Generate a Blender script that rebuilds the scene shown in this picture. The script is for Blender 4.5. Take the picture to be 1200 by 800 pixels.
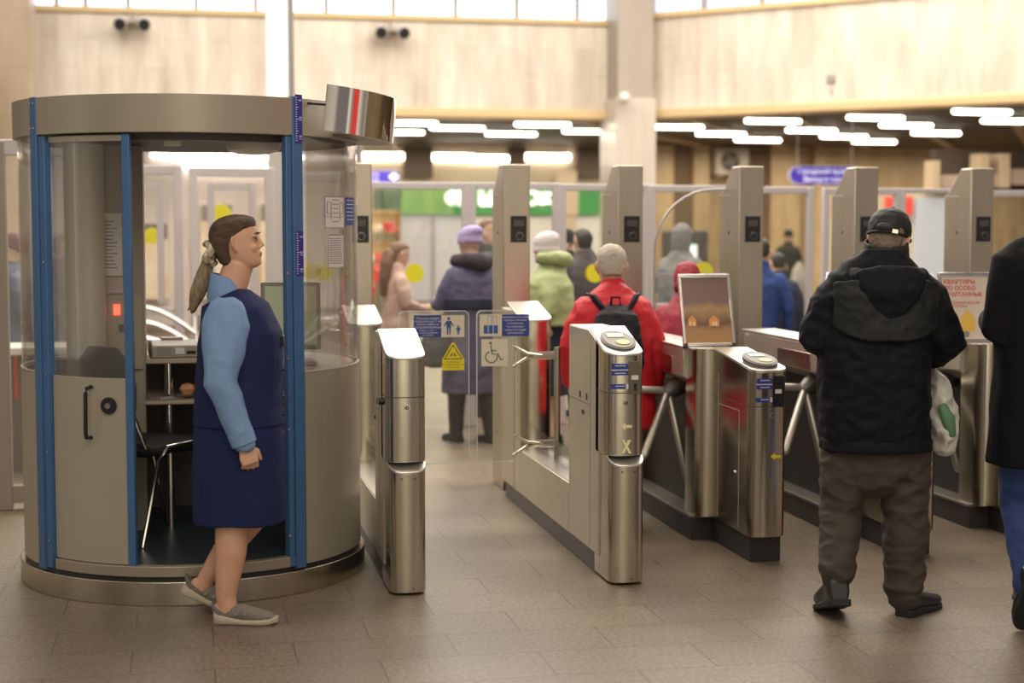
import bpy, bmesh, math, random
import numpy as np
from mathutils import Vector, Matrix, noise
random.seed(7)
for o in list(bpy.data.objects): bpy.data.objects.remove(o)
scn = bpy.context.scene
COL = scn.collection
PI = math.pi
# ---------------------------------------------------------------- camera
FPX = 1850.0; CH = 1.65
PIT = math.atan(133/FPX); YAW = math.atan((600-222)/math.hypot(FPX, 133))
Fw = Vector((math.sin(YAW)*math.cos(PIT), math.cos(YAW)*math.cos(PIT), -math.sin(PIT)))
Rt = Vector((math.cos(YAW), -math.sin(YAW), 0)); Up = Rt.cross(Fw)
cam = bpy.data.cameras.new('camera'); camo = bpy.data.objects.new('camera', cam); COL.objects.link(camo)
camo.matrix_world = Matrix(((Rt.x, Up.x, -Fw.x, 0), (Rt.y, Up.y, -Fw.y, 0), (Rt.z, Up.z, -Fw.z, CH), (0, 0, 0, 1)))
cam.sensor_width = 36; cam.lens = 36*FPX/1200
cam.clip_end = 200
cam.dof.use_dof = True; cam.dof.focus_distance = 7.2; cam.dof.aperture_fstop = 1.6
scn.camera = camo
def ray(x, y): return Fw + Rt*((x-600)/FPX) + Up*((400-y)/FPX)
def at(x, y, Y):
    d = ray(x, y); return Vector((0, 0, CH)) + d*(Y/d.y)
def atz(x, y, z):
    d = ray(x, y); return Vector((0, 0, CH)) + d*((z-CH)/d.z)
# ---------------------------------------------------------------- colour management
vs = scn.view_settings
scn.display_settings.display_device = 'sRGB'
vs.view_transform = 'Standard'; vs.look = 'None'; vs.exposure = 0.0; vs.gamma = 1.0
try: vs.use_curve_mapping = False
except Exception: pass
# ---------------------------------------------------------------- world: made-up surroundings in place of the unseen hall
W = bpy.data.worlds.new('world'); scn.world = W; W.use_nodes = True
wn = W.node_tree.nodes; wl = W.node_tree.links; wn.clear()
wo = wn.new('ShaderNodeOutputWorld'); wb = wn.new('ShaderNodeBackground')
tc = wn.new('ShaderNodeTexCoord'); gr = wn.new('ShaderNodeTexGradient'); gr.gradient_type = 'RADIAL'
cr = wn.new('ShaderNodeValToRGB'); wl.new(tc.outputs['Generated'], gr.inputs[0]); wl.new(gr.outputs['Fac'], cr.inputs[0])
# bright, dark and red bands invented for steel reflections (0.25 lies behind the camera)
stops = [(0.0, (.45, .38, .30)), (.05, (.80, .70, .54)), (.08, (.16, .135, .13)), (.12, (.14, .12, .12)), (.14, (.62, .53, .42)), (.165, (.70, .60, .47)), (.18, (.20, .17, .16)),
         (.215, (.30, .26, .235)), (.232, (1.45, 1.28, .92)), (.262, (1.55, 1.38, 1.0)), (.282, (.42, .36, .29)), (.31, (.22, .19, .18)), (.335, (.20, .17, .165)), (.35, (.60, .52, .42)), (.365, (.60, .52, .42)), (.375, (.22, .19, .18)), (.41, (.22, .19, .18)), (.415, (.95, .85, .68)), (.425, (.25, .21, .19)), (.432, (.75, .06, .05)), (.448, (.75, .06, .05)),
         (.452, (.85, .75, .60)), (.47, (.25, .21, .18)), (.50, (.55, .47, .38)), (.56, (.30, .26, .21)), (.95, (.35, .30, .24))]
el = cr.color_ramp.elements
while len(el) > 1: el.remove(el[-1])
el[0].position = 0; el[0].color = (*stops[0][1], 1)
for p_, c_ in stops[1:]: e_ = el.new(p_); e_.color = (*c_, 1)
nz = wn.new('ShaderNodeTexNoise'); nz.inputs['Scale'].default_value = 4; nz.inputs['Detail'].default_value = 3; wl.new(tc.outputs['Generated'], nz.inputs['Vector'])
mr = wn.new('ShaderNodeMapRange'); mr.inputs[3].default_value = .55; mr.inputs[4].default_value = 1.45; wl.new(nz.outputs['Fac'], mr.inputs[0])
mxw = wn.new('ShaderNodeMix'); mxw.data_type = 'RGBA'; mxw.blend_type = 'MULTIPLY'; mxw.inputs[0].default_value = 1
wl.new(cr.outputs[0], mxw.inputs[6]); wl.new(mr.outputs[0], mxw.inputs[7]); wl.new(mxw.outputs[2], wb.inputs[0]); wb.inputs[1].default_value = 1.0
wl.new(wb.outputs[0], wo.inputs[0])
# ---------------------------------------------------------------- large area lights, added overhead out of view to light the hall
def area(name, loc, rot, sx, sy, power, col=(1, .9, .78)):
    l = bpy.data.lights.new(name, 'AREA'); l.shape = 'RECTANGLE'; l.size = sx; l.size_y = sy; l.energy = power; l.color = col
    o = bpy.data.objects.new(name, l); COL.objects.link(o); o.location = loc; o.rotation_euler = rot; return o
area('overhead_fill_light', (4, 17.0, 7.0), (0, 0, 0), 14, 9, 2150, (1, .91, .78))
area('overhead_fill_light', (2, 10.3, 6.5), (math.radians(-8), 0, 0), 8, 3, 420, (1, .91, .76))
area('overhead_fill_light', (0.5, 2.0, 5.5), (math.radians(25), 0, 0), 7, 3, 150, (1, .9, .8))
area('overhead_fill_light', (9, 28.5, 3.25), (0, 0, 0), 18, 6, 900, (1, .84, .64))
# ---------------------------------------------------------------- materials
MATS = {}
def mat(name, col, rough=.5, metal=0., spec=.5, emit=0., bump=None, bscale=40, var=None, vscale=3, vstretch=(1, 1, 1), coat=0):
    if name in MATS: return MATS[name]
    m = bpy.data.materials.new(name); m.use_nodes = True; nt = m.node_tree; b = nt.nodes['Principled BSDF']
    c = (*col, 1)
    b.inputs['Base Color'].default_value = c; b.inputs['Roughness'].default_value = rough; b.inputs['Metallic'].default_value = metal
    b.inputs['Specular IOR Level'].default_value = spec
    b.inputs['Coat Weight'].default_value = coat
    t = nt.nodes.new('ShaderNodeTexCoord')
    if var:
        mpn = nt.nodes.new('ShaderNodeMapping'); mpn.inputs['Scale'].default_value = vstretch
        n = nt.nodes.new('ShaderNodeTexNoise'); n.inputs['Scale'].default_value = vscale; n.inputs['Detail'].default_value = 5
        r = nt.nodes.new('ShaderNodeValToRGB'); r.color_ramp.elements[0].position = .3; r.color_ramp.elements[1].position = .7
        r.color_ramp.elements[0].color = c; r.color_ramp.elements[1].color = (*var, 1)
        nt.links.new(t.outputs['Object'], mpn.inputs[0]); nt.links.new(mpn.outputs[0], n.inputs['Vector']); nt.links.new(n.outputs['Fac'], r.inputs[0])
        nt.links.new(r.outputs[0], b.inputs['Base Color'])
    if bump:
        n2 = nt.nodes.new('ShaderNodeTexNoise'); n2.inputs['Scale'].default_value = bscale; n2.inputs['Detail'].default_value = 4
        mp2 = nt.nodes.new('ShaderNodeMapping'); mp2.inputs['Scale'].default_value = vstretch
        bp = nt.nodes.new('ShaderNodeBump'); bp.inputs['Strength'].default_value = bump; bp.inputs['Distance'].default_value = .01
        nt.links.new(t.outputs['Object'], mp2.inputs[0]); nt.links.new(mp2.outputs[0], n2.inputs['Vector']); nt.links.new(n2.outputs['Fac'], bp.inputs['Height'])
        nt.links.new(bp.outputs[0], b.inputs['Normal'])
    if emit: b.inputs['Emission Color'].default_value = c; b.inputs['Emission Strength'].default_value = emit
    MATS[name] = m; return m
def glassmat(name, tint=(1, 1, 1), gloss=.09, rough=.02, haze=0., hazecol=(.8, .75, .7), k=.75):
    m = bpy.data.materials.new(name); m.use_nodes = True; nt = m.node_tree; nt.nodes.clear()
    o = nt.nodes.new('ShaderNodeOutputMaterial'); tr = nt.nodes.new('ShaderNodeBsdfTransparent'); tr.inputs[0].default_value = (*tint, 1)
    g = nt.nodes.new('ShaderNodeBsdfGlossy'); g.inputs['Roughness'].default_value = rough
    mx = nt.nodes.new('ShaderNodeMixShader'); lw = nt.nodes.new('ShaderNodeFresnel'); lw.inputs[0].default_value = 1.45
    ad = nt.nodes.new('ShaderNodeMath'); ad.operation = 'MULTIPLY_ADD'; ad.inputs[1].default_value = k; ad.inputs[2].default_value = gloss*.2
    nt.links.new(lw.outputs[0], ad.inputs[0]); nt.links.new(ad.outputs[0], mx.inputs[0])
    nt.links.new(tr.outputs[0], mx.inputs[1]); nt.links.new(g.outputs[0], mx.inputs[2])
    last = mx
    if haze:
        d = nt.nodes.new('ShaderNodeBsdfDiffuse'); d.inputs[0].default_value = (*hazecol, 1); m2 = nt.nodes.new('ShaderNodeMixShader'); m2.inputs[0].default_value = haze
        nt.links.new(mx.outputs[0], m2.inputs[1]); nt.links.new(d.outputs[0], m2.inputs[2]); last = m2
    nt.links.new(last.outputs[0], o.inputs[0]); MATS[name] = m; return m
steel = mat('brushed steel', (.58, .545, .46), .20, 1, var=(.65, .61, .52), vscale=6, vstretch=(9, 9, .4), bump=.05, bscale=60)
steeld = mat('dark brushed steel', (.45, .41, .36), .22, 1, var=(.50, .46, .40), vscale=5, vstretch=(9, 9, .3))
panel = mat('satin steel panel', (.62, .57, .49), .38, .7, var=(.68, .63, .55), vscale=3)
toplid = mat('polished steel lid', (.86, .83, .79), .30, .85)
chrome = mat('chrome', (.8, .78, .75), .12, 1)
mirror = mat('mirror steel', (.75, .72, .68), .06, 1)
alu = mat('aluminium frame', (.56, .53, .56), .4, .2)
plinthm = mat('dark plinth', (.035, .032, .034), .45)
plinthg = mat('grey plinth', (.13, .12, .125), .4, .4)
blackp = mat('black plastic', (.015, .015, .018), .35)
greyp = mat('grey plastic', (.30, .28, .26), .45)
seam = mat('seam shadow gap', (.08, .07, .06), .5)
blue = mat('blue painted steel', (.055, .145, .33), .38, .15, var=(.065, .165, .37), vscale=4)
boothm = mat('booth beige steel', (.41, .375, .305), .38, .35, var=(.45, .41, .34), vscale=2, vstretch=(5, 5, .3))
boothdoor = mat('booth door beige', (.37, .335, .265), .5, .1, var=(.40, .365, .295), vscale=3)
fasciam = mat('booth fascia', (.38, .345, .275), .36, .4)
bluelab = mat('blue label', (.03, .055, .30), .5)
indigo = mat('indigo ruler', (.035, .03, .30), .45)
whitelab = mat('white label print', (.75, .75, .78), .5)
paper = mat('paper', (.72, .68, .66), .7)
papergrey = mat('grey print', (.25, .23, .26), .7)
creamlab = mat('cream label', (.74, .68, .55), .5)
yellow = mat('yellow sticker', (.78, .72, .02), .5)
signyel = mat('yellow warning', (.80, .66, .02), .5)
pictblue = mat('pictogram blue', (.03, .10, .36), .5)
cleargl = glassmat('clear glass', (.97, .98, .96), .1)
acryl = glassmat('acrylic', (.985, .98, .975), .05, .03, haze=.03, k=.5)
edgegl = mat('glass edge', (.62, .66, .64), .2, 0)
# ---------------------------------------------------------------- mesh builder
class MB:
    def __init__(s): s.v = []; s.f = []
    def add(s, vs_, fs):
        n = len(s.v); s.v += [tuple(v) for v in vs_]; s.f += [tuple(n+i for i in f) for f in fs]; return s
    def box(s, x0, x1, y0, y1, z0, z1, M=None):
        vv = [Vector(p) for p in ((x0,y0,z0),(x1,y0,z0),(x1,y1,z0),(x0,y1,z0),(x0,y0,z1),(x1,y0,z1),(x1,y1,z1),(x0,y1,z1))]
        if M: vv = [M @ p for p in vv]
        return s.add(vv, [(0,3,2,1),(4,5,6,7),(0,1,5,4),(1,2,6,5),(2,3,7,6),(3,0,4,7)])
    def prism(s, poly, axis, a, b, M=None):
        n = len(poly); vv = []
        for t in (a, b):
            for (p, q) in poly:
                vv.append(Vector({'x': (t, p, q), 'y': (p, t, q), 'z': (p, q, t)}[axis]))
        if M: vv = [M @ p for p in vv]
        return s.add(vv, [tuple(range(n)), tuple(range(2*n-1, n-1, -1))] + [(i, i+n, (i+1) % n+n, (i+1) % n) for i in range(n)])
    def ring(s, rings, cap=True, closed=False):
        n = len(rings[0]); vv = [p for r in rings for p in r]; ff = []
        for k in range(len(rings)-1):
            for i in range(n): ff.append((k*n+i, k*n+(i+1) % n, (k+1)*n+(i+1) % n, (k+1)*n+i))
        if closed:
            k = len(rings)-1
            for i in range(n): ff.append((k*n+i, k*n+(i+1) % n, (i+1) % n, i))
        elif cap:
            ff.append(tuple(range(n-1, -1, -1))); ff.append(tuple(range((len(rings)-1)*n, len(rings)*n)))
        return s.add(vv, ff)
    def loft(s, path, radii, n=16, up=(1, 0, 0), pw=2.0, dome=False):
        path = [Vector(p) for p in path]; up = Vector(up); rings = []
        radii = [(r, r) if not isinstance(r, (tuple, list)) else r for r in radii]
        if dome:
            def ext(p, q, r):
                d = (p-q).normalized(); m = min(r)
                return [(p+d*m*.55, (r[0]*.82, r[1]*.82)), (p+d*m*.9, (r[0]*.42, r[1]*.42))]
            a = ext(path[0], path[1], radii[0]); b = ext(path[-1], path[-2], radii[-1])
            path = [a[1][0], a[0][0]] + path + [b[0][0], b[1][0]]; radii = [a[1][1], a[0][1]] + list(radii) + [b[0][1], b[1][1]]
        for k, p in enumerate(path):
            t = (path[min(k+1, len(path)-1)]-path[max(k-1, 0)]).normalized()
            sd = up.cross(t)
            if sd.length < 1e-3: sd = Vector((0, 1, 0)).cross(t)
            sd.normalize(); u = t.cross(sd); a, b = radii[k]; r = []
            for i in range(n):
                th = 2*PI*i/n; c, sn = math.cos(th), math.sin(th)
                c = math.copysign(abs(c)**(2/pw), c); sn = math.copysign(abs(sn)**(2/pw), sn)
                r.append(p + sd*(a*c) + u*(b*sn))
            rings.append(r)
        return s.ring(rings)
    def cyl(s, p, q, r, n=20, r2=None): return s.loft([p, q], [r, r2 if r2 is not None else r], n, (0, .3, 1) if abs((Vector(q)-Vector(p)).normalized().z) < .9 else (1, 0, 0))
    def tube(s, pts, r, n=10): return s.loft(pts, [r]*len(pts), n, (.13, .21, .97))
    def ell(s, c, r, n=16, M=None):
        c = Vector(c); rings = []
        for k in range(n//2+1):
            ph = -PI/2 + PI*max(.02, min(n/2-.02, k))/(n/2); rr = []
            for i in range(n):
                th = 2*PI*i/n; p = Vector((r[0]*math.cos(ph)*math.cos(th), r[1]*math.cos(ph)*math.sin(th), r[2]*math.sin(ph)))
                rr.append(c + (M @ p if M else p))
            rings.append(rr)
        return s.ring(rings)
    def arc(s, c, r0, r1, a0, a1, z0, z1, n=None):
        n = n or max(3, int(abs(a1-a0)/3)); full = abs(a1-a0) >= 359.9; rings = []
        for k in range(n if full else n+1):
            a = math.radians(a0+(a1-a0)*k/n); ca, sa = math.cos(a), math.sin(a)
            rings.append([Vector((c[0]+r*ca, c[1]+r*sa, z)) for r, z in ((r0, z0), (r1, z0), (r1, z1), (r0, z1))])
        return s.ring(rings, True, full)
    def build(s, name, m, parent=None, bevel=0, sharp=35, xf=None):
        me = bpy.data.meshes.new(name); me.from_pydata(s.v, [], s.f); 
        bm = bmesh.new(); bm.from_mesh(me); bmesh.ops.recalc_face_normals(bm, faces=bm.faces)
        if xf is not None: bmesh.ops.transform(bm, matrix=xf, verts=bm.verts)
        for f in bm.faces: f.smooth = True
        for e in bm.edges:
            if len(e.link_faces) == 2 and e.calc_face_angle(0) > math.radians(sharp): e.smooth = False
        bm.to_mesh(me); bm.free()
        me.materials.append(m); o = bpy.data.objects.new(name, me); COL.objects.link(o)
        if parent: o.parent = parent
        if bevel:
            b = o.modifiers.new('bevel', 'BEVEL'); b.width = bevel; b.segments = 2; b.limit_method = 'ANGLE'; b.angle_limit = math.radians(40)
            b.harden_normals = False
        return o
def tag(o, label, cat, group=None, kind=None):
    o['label'] = label; o['category'] = cat
    if group: o['group'] = group
    if kind: o['kind'] = kind
    return o
def thing(name, label, cat, loc=(0, 0, 0), rz=0, group=None):
    o = bpy.data.objects.new(name, None); COL.objects.link(o); o.location = loc; o.rotation_euler = (0, 0, rz); o.empty_display_size = .1
    return tag(o, label, cat, group)
def struct(name, mb, m, **k):
    o = mb.build(name, m, **k); o['kind'] = 'structure'; return o
def text_mesh(name, txt, size, m, parent, M, align='CENTER', depth=.0008, bold=0, space=1):
    cu = bpy.data.curves.new(name, 'FONT'); cu.body = txt; cu.size = size; cu.align_x = align; cu.align_y = 'CENTER'; cu.extrude = depth; cu.offset = bold; cu.space_line = space
    cu.resolution_u = 3
    to = bpy.data.objects.new('tmp', cu); COL.objects.link(to)
    dg = bpy.context.evaluated_depsgraph_get(); me = bpy.data.meshes.new_from_object(to.evaluated_get(dg))
    bpy.data.objects.remove(to); me.transform(M); me.materials.clear(); me.materials.append(m); me.name = name
    o = bpy.data.objects.new(name, me); COL.objects.link(o); o.parent = parent; return o
FRONT = Matrix.Rotation(PI/2, 4, 'X')     # text standing upright, read from -Y
# ---------------------------------------------------------------- floor
def floor_material():
    m = bpy.data.materials.new('granite tiles'); m.use_nodes = True; nt = m.node_tree; b = nt.nodes['Principled BSDF']; L = nt.links.new
    t = nt.nodes.new('ShaderNodeTexCoord'); mp = nt.nodes.new('ShaderNodeMapping'); mp.inputs['Rotation'].default_value = (0, 0, 0); mp.inputs['Location'].default_value = (-.07, .02, 0)
    br = nt.nodes.new('ShaderNodeTexBrick'); br.offset = .5; br.inputs['Scale'].default_value = 1; br.inputs['Brick Width'].default_value = .62; br.inputs['Row Height'].default_value = .33
    br.inputs['Mortar Size'].default_value = .0036; br.inputs['Mortar Smooth'].default_value = .3
    br.inputs['Color1'].default_value = (.178, .145, .110, 1); br.inputs['Color2'].default_value = (.208, .170, .130, 1); br.inputs['Mortar'].default_value = (.085, .066, .05, 1)
    L(t.outputs['Object'], mp.inputs[0]); L(mp.outputs[0], br.inputs['Vector'])
    n1 = nt.nodes.new('ShaderNodeTexNoise'); n1.inputs['Scale'].default_value = 55; n1.inputs['Detail'].default_value = 6; n1.inputs['Roughness'].default_value = .8
    r1 = nt.nodes.new('ShaderNodeValToRGB'); r1.color_ramp.elements[0].position = .35; r1.color_ramp.elements[0].color = (.42, .43, .48, 1); r1.color_ramp.elements[1].position = .68; r1.color_ramp.elements[1].color = (1.65, 1.58, 1.48, 1)
    n2 = nt.nodes.new('ShaderNodeTexNoise'); n2.inputs['Scale'].default_value = 1.3; n2.inputs['Detail'].default_value = 4
    r2 = nt.nodes.new('ShaderNodeValToRGB'); r2.color_ramp.elements[0].position = .3; r2.color_ramp.elements[0].color = (.84, .84, .85, 1); r2.color_ramp.elements[1].position = .7; r2.color_ramp.elements[1].color = (1.1, 1.08, 1.05, 1)
    L(t.outputs['Object'], n1.inputs['Vector']); L(t.outputs['Object'], n2.inputs['Vector']); L(n1.outputs['Fac'], r1.inputs[0]); L(n2.outputs['Fac'], r2.inputs[0])
    def mul(a, c):
        x = nt.nodes.new('ShaderNodeMix'); x.data_type = 'RGBA'; x.blend_type = 'MULTIPLY'; x.inputs[0].default_value = 1; L(a, x.inputs[6]); L(c, x.inputs[7]); return x.outputs[2]
    L(mul(mul(br.outputs['Color'], r1.outputs[0]), r2.outputs[0]), b.inputs['Base Color'])
    b.inputs['Specular IOR Level'].default_value = .5
    bp = nt.nodes.new('ShaderNodeBump'); bp.inputs['Strength'].default_value = .35; bp.inputs['Distance'].default_value = .002; L(n1.outputs['Fac'], bp.inputs['Height']); L(bp.outputs[0], b.inputs['Normal'])
    rr = nt.nodes.new('ShaderNodeMapRange'); rr.inputs[3].default_value = .26; rr.inputs[4].default_value = .5; L(n2.outputs['Fac'], rr.inputs[0]); L(rr.outputs[0], b.inputs['Roughness'])
    return m
struct('floor', MB().box(-14, 26, -2, 34, -.1, 0), floor_material())
# ---------------------------------------------------------------- balcony walls, pillars, lower ceiling
def marble(name, a, bcol, w=.45, h=.62):
    m = bpy.data.materials.new(name); m.use_nodes = True; nt = m.node_tree; b = nt.nodes['Principled BSDF']; L = nt.links.new
    t = nt.nodes.new('ShaderNodeTexCoord'); mp = nt.nodes.new('ShaderNodeMapping'); mp.inputs['Rotation'].default_value = (0, PI/2, 0)
    cx = nt.nodes.new('ShaderNodeSeparateXYZ'); cb = nt.nodes.new('ShaderNodeCombineXYZ')
    L(t.outputs['Object'], cx.inputs[0]); L(cx.outputs['Z'], cb.inputs['X']); L(cx.outputs['X'], cb.inputs['Y'])
    br = nt.nodes.new('ShaderNodeTexBrick'); br.offset = .37; br.inputs['Scale'].default_value = 1; br.inputs['Brick Width'].default_value = h; br.inputs['Row Height'].default_value = w
    br.inputs['Mortar Size'].default_value = .006; br.inputs['Color1'].default_value = (*a, 1); br.inputs['Color2'].default_value = (*bcol, 1); br.inputs['Mortar'].default_value = (a[0]*.86, a[1]*.83, a[2]*.78, 1)
    L(cb.outputs[0], br.inputs['Vector'])
    n = nt.nodes.new('ShaderNodeTexNoise'); n.inputs['Scale'].default_value = 2.2; n.inputs['Detail'].default_value = 6
    mpn = nt.nodes.new('ShaderNodeMapping'); mpn.inputs['Scale'].default_value = (1.6, 1.6, .35); L(t.outputs['Object'], mpn.inputs[0]); L(mpn.outputs[0], n.inputs['Vector'])
    r = nt.nodes.new('ShaderNodeValToRGB'); r.color_ramp.elements[0].position = .3; r.color_ramp.elements[0].color = (.80, .75, .70, 1); r.color_ramp.elements[1].position = .68; r.color_ramp.elements[1].color = (1.14, 1.14, 1.16, 1)
    L(n.outputs['Fac'], r.inputs[0]); x = nt.nodes.new('ShaderNodeMix'); x.data_type = 'RGBA'; x.blend_type = 'MULTIPLY'; x.inputs[0].default_value = 1
    L(br.outputs['Color'], x.inputs[6]); L(r.outputs[0], x.inputs[7]); L(x.outputs[2], b.inputs['Base Color']); b.inputs['Roughness'].default_value = .35
    return m
mb_bal = marble('balcony marble', (.585, .53, .455), (.655, .60, .525), .31, 1.1)
mb_back = marble('ochre stone', (.52, .39, .22), (.55, .42, .25), 1.4)
greystone = mat('grey stone', (.33, .28, .24), .5, var=(.38, .33, .28), vscale=2, vstretch=(1, 1, .3))
trimm = mat('ochre trim', (.62, .46, .25), .5)
darkceil = mat('dark ceiling', (.055, .04, .03), .7, var=(.10, .075, .05), vscale=1.5)
YB = 24.0
struct('wall_balcony', MB().box(-9, 6.42, YB, YB+.3, 3.47, 4.78), mb_bal)
struct('trim_balcony_lower', MB().box(-9, 6.42, YB-.08, YB+.3, 3.32, 3.47), trimm, bevel=.03)
struct('trim_balcony_upper', MB().box(-9, 6.42, YB-.06, YB+.3, 4.78, 4.86), trimm)
# angled wall to the right
AM = Matrix.Translation((6.92, 23.75, 0)) @ Matrix.Rotation(-PI/4, 4, 'Z')
def ang(name, z0, z1, m, dy=0, bevel=0):
    o = MB().box(0, 11, -dy, .3, z0, z1).build(name, m, bevel=bevel); o.matrix_world = AM; o['kind'] = 'structure'; return o
ang('wall_balcony_right', 3.47, 4.86, mb_bal); ang('trim_balcony_right_lower', 3.32, 3.47, trimm, .08, .03); ang('trim_balcony_right_upper', 4.86, 4.94, trimm, .06)
struct('wall_pillar', MB().box(6.40, 6.95, 23.35, 24.2, 0, 8), greystone)
struct('wall_pillar_cladding', MB().box(6.36, 6.99, 23.31, 24.25, 0, 3.62), mat('polished stone cladding', (.52, .46, .40), .25, var=(.60, .54, .48), vscale=2, vstretch=(3, 3, .3)))
struct('wall_left', MB().box(-14, at(36, 60, 21.5).x, 21.5, 22.3, 0, 8), marble('brown stone', (.30, .235, .17), (.34, .27, .20), .8))
# clerestory windows
skyw = mat('daylight in the window', (.80, .86, 1.0), .4, emit=2.2)
for i, (x0, x1, y) in enumerate([(-9, 6.42, YB+.15)]):
    struct('window_1', MB().box(x0, x1, y, y+.05, 4.86, 7.6), skyw)
o = MB().box(0, 11, .15, .2, 4.94, 7.6).build('window_2', mat('dim daylight in the window', (.62, .70, .95), .4, emit=.95)); o.matrix_world = AM; o['kind'] = 'structure'
mull = MB()
for px in (66, 100, 150, 230, 300, 383, 462, 535, 607, 678):
    x = at(px, 10, YB).x; mull.box(x-.035, x+.035, YB+.05, YB+.16, 4.86, 7.6)
mull.box(-9, 6.42, YB+.05, YB+.16, 5.75, 5.83); mull.build('window_mullions', greyp)['kind'] = 'structure'
bpy.data.objects['window_mullions'].parent = bpy.data.objects['window_1']
mull = MB()
for t in (.05, .95, 1.9, 2.85, 3.8, 5, 6.2, 7.4): mull.box(t, t+.07, .05, .16, 4.94, 7.6)
o = mull.build('window_mullions', greyp); o.parent = bpy.data.objects['window_2']
# lower ceiling and back walls
struct('ceiling', MB().prism([(-9, 24.1), (6.9, 24.1), (14.9, 16.1), (26, 16.1), (26, 33), (-9, 33)], 'z', 3.40, 3.5), darkceil)
struct('wall_back', MB().box(-9, 26, 32.6, 33, 0, 3.4), mb_back)
struct('wall_right', MB().box(25.6, 26, 5, 33, 0, 3.4), mb_back)
beams = []
for k in range(9):
    x = 6 + k*1.9
    b = MB().box(-.09, .09, 0, 8.2, 3.345, 3.40); o = b.build('ceiling_beam', mat('tan beam', (.42, .32, .21), .6)); o.location = (x, 24.4, 0); o.rotation_euler = (0, 0, -.55); o['kind'] = 'structure'
# tube lights under the balcony
tubem = mat('lit tube', (1, .93, .80), .4, emit=9)
t0 = thing('tube_light', '', 'ceiling light')
MB().loft([(-.43, 0, 0), (.43, 0, 0)], [.034, .034], 12, (0, 0, 1), dome=True).build('tube', tubem, t0)
MB().box(-.40, .40, -.03, .03, .03, .06).build('housing', mat('lamp housing', (.5, .48, .45), .5), t0)
TL = [(536,150,''),(599,157,''),(636,146,''),(690,154,''),(466,155,''),(479,144,''),(793,149,''),(845,157,''),(888,164,''),(906,142,''),(951,153,''),(989,160,''),(1024,166,''),(1026,138,''),(1062,147,''),(1097,156,''),(1151,131,''),(1182,142,'')]
row = ['right of the steel booth top', 'left of the grey pillar, dimmer far row', 'just left of the grey pillar, near row', 'touching the grey pillar on its left', 'behind the mirrored strip, lower of two', 'behind the mirrored strip, upper of two', 'first to the right of the grey pillar', 'second to the right of the grey pillar', 'over the post beside the air conditioner', 'under the wall speaker, near row', 'above the violet hanging sign, middle row', 'above the right end of the violet sign', 'lowest one right of the violet sign', 'near row, third from the right edge', 'middle row, right of the violet sign', 'low row at the dark corner on the right', 'largest one near the top right', 'cut by the right edge of the picture']
for i, ((px, py, _), w) in enumerate(zip(TL, row)):
    if i == 0: r = t0
    else:
        r = t0.copy(); COL.objects.link(r)
        for ch in list(t0.children): c = ch.copy(); COL.objects.link(c); c.parent = r
    p = atz(px, py, 3.3); r.location = p; r['label'] = 'white lit tube lamp, ' + w; r['group'] = 'tube lamps under the balcony'
for (px, py, w) in [(447,183,'leftmost'), (532,184,'wide middle'), (583,186,'right middle'), (637,184,'rightmost small')]:  # tubes added where the glass transom reflects lamps
    r = t0.copy(); COL.objects.link(r)
    for ch in list(t0.children): c = ch.copy(); COL.objects.link(c); c.parent = r
    r.location = at(px, py, 32.33); r.scale = (1.25, 1, 2.2); r['label'] = 'glowing tube standing in for a lamp reflection above the shop, ' + w; r['group'] = 'tubes standing in for lamp reflections'
# ---------------------------------------------------------------- pendant, column, wall gear
def lamp_pair(px, py, lab):
    p = at(px, py, YB-.25); r = thing('spotlight_pair', lab, 'spotlight', p)
    MB().box(-.16, .16, -.03, .25, -.02, .02).cyl((0, .1, 0), (0, .1, .14), .02).build('bracket', greyp, r)
    for s in (-1, 1):
        h = MB().loft([(s*.16, .08, .02), (s*.16, -.02, -.01), (s*.17, -.14, -.06)], [.05, .085, .10], 16, (0, 0, 1)).build('lamp_head', mat('white spotlight shell', (.55, .5, .48), .4), r)
        MB().cyl((s*.17, -.141, -.061), (s*.1705, -.15, -.0635), .082).build('lens', blackp, h)
lamp_pair(155, 25, 'small double spotlight on the marble balcony wall, above the booth')
lamp_pair(459, 35, 'small double spotlight on the marble balcony wall, above the mirrored strip')
p = at(975, 97, 21.6); r = thing('wall_speaker', 'small grey loudspeaker hanging on the angled marble wall at right', 'loudspeaker', p, -PI/4)
MB().box(-.07, .07, -.06, .1, -.02, .12).build('case', greyp, r, bevel=.02); MB().tube([(0, 0, 0), (0, -.02, -.12), (.01, 0, -.32)], .02).build('cable', mat('brown cable', (.2, .14, .1), .6), r)
# bright advertising column behind the booth
lx = at(325, 60, 15.5)
r = thing('light_column', 'tall glowing white column rising behind the round booth', 'light column', (lx.x, 15.5, 0))
MB().box(-.10, .10, -.08, .08, .15, 2.6).build('lower_panel', mat('pale grey panel', (.5, .48, .47), .4), r, bevel=.02)
MB().box(-.10, .10, -.08, .08, 2.6, 6.8).build('light_panel', mat('glowing white panel', (1, .97, .92), .4, emit=.75), r, bevel=.02)
MB().box(-.13, .13, -.11, .11, 0, .15).build('base', alu, r, bevel=.01)
px_ = at(341, 60, 15.4)
tag(MB().cyl((px_.x, 15.4, 0), (px_.x, 15.4, 6.8), .03).build('steel_pipe', mat('grey pipe', (.36, .35, .34), .3, .6)), 'thin grey vertical pipe beside the glowing white column', 'pipe')
# pipes dropping in front of the grey pillar
pq = at(735, 112, 22.9)
r = thing('security_camera', 'small white security camera with bracket on the grey pillar', 'camera', (pq.x, 23.2, pq.z))
MB().cyl((0, .12, 0), (0, -.1, 0), .03).build('bracket', greyp, r); MB().ell((0, -.14, -.02), (.09, .1, .09)).build('dome', mat('white dome', (.7, .66, .6), .2), r)
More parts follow.
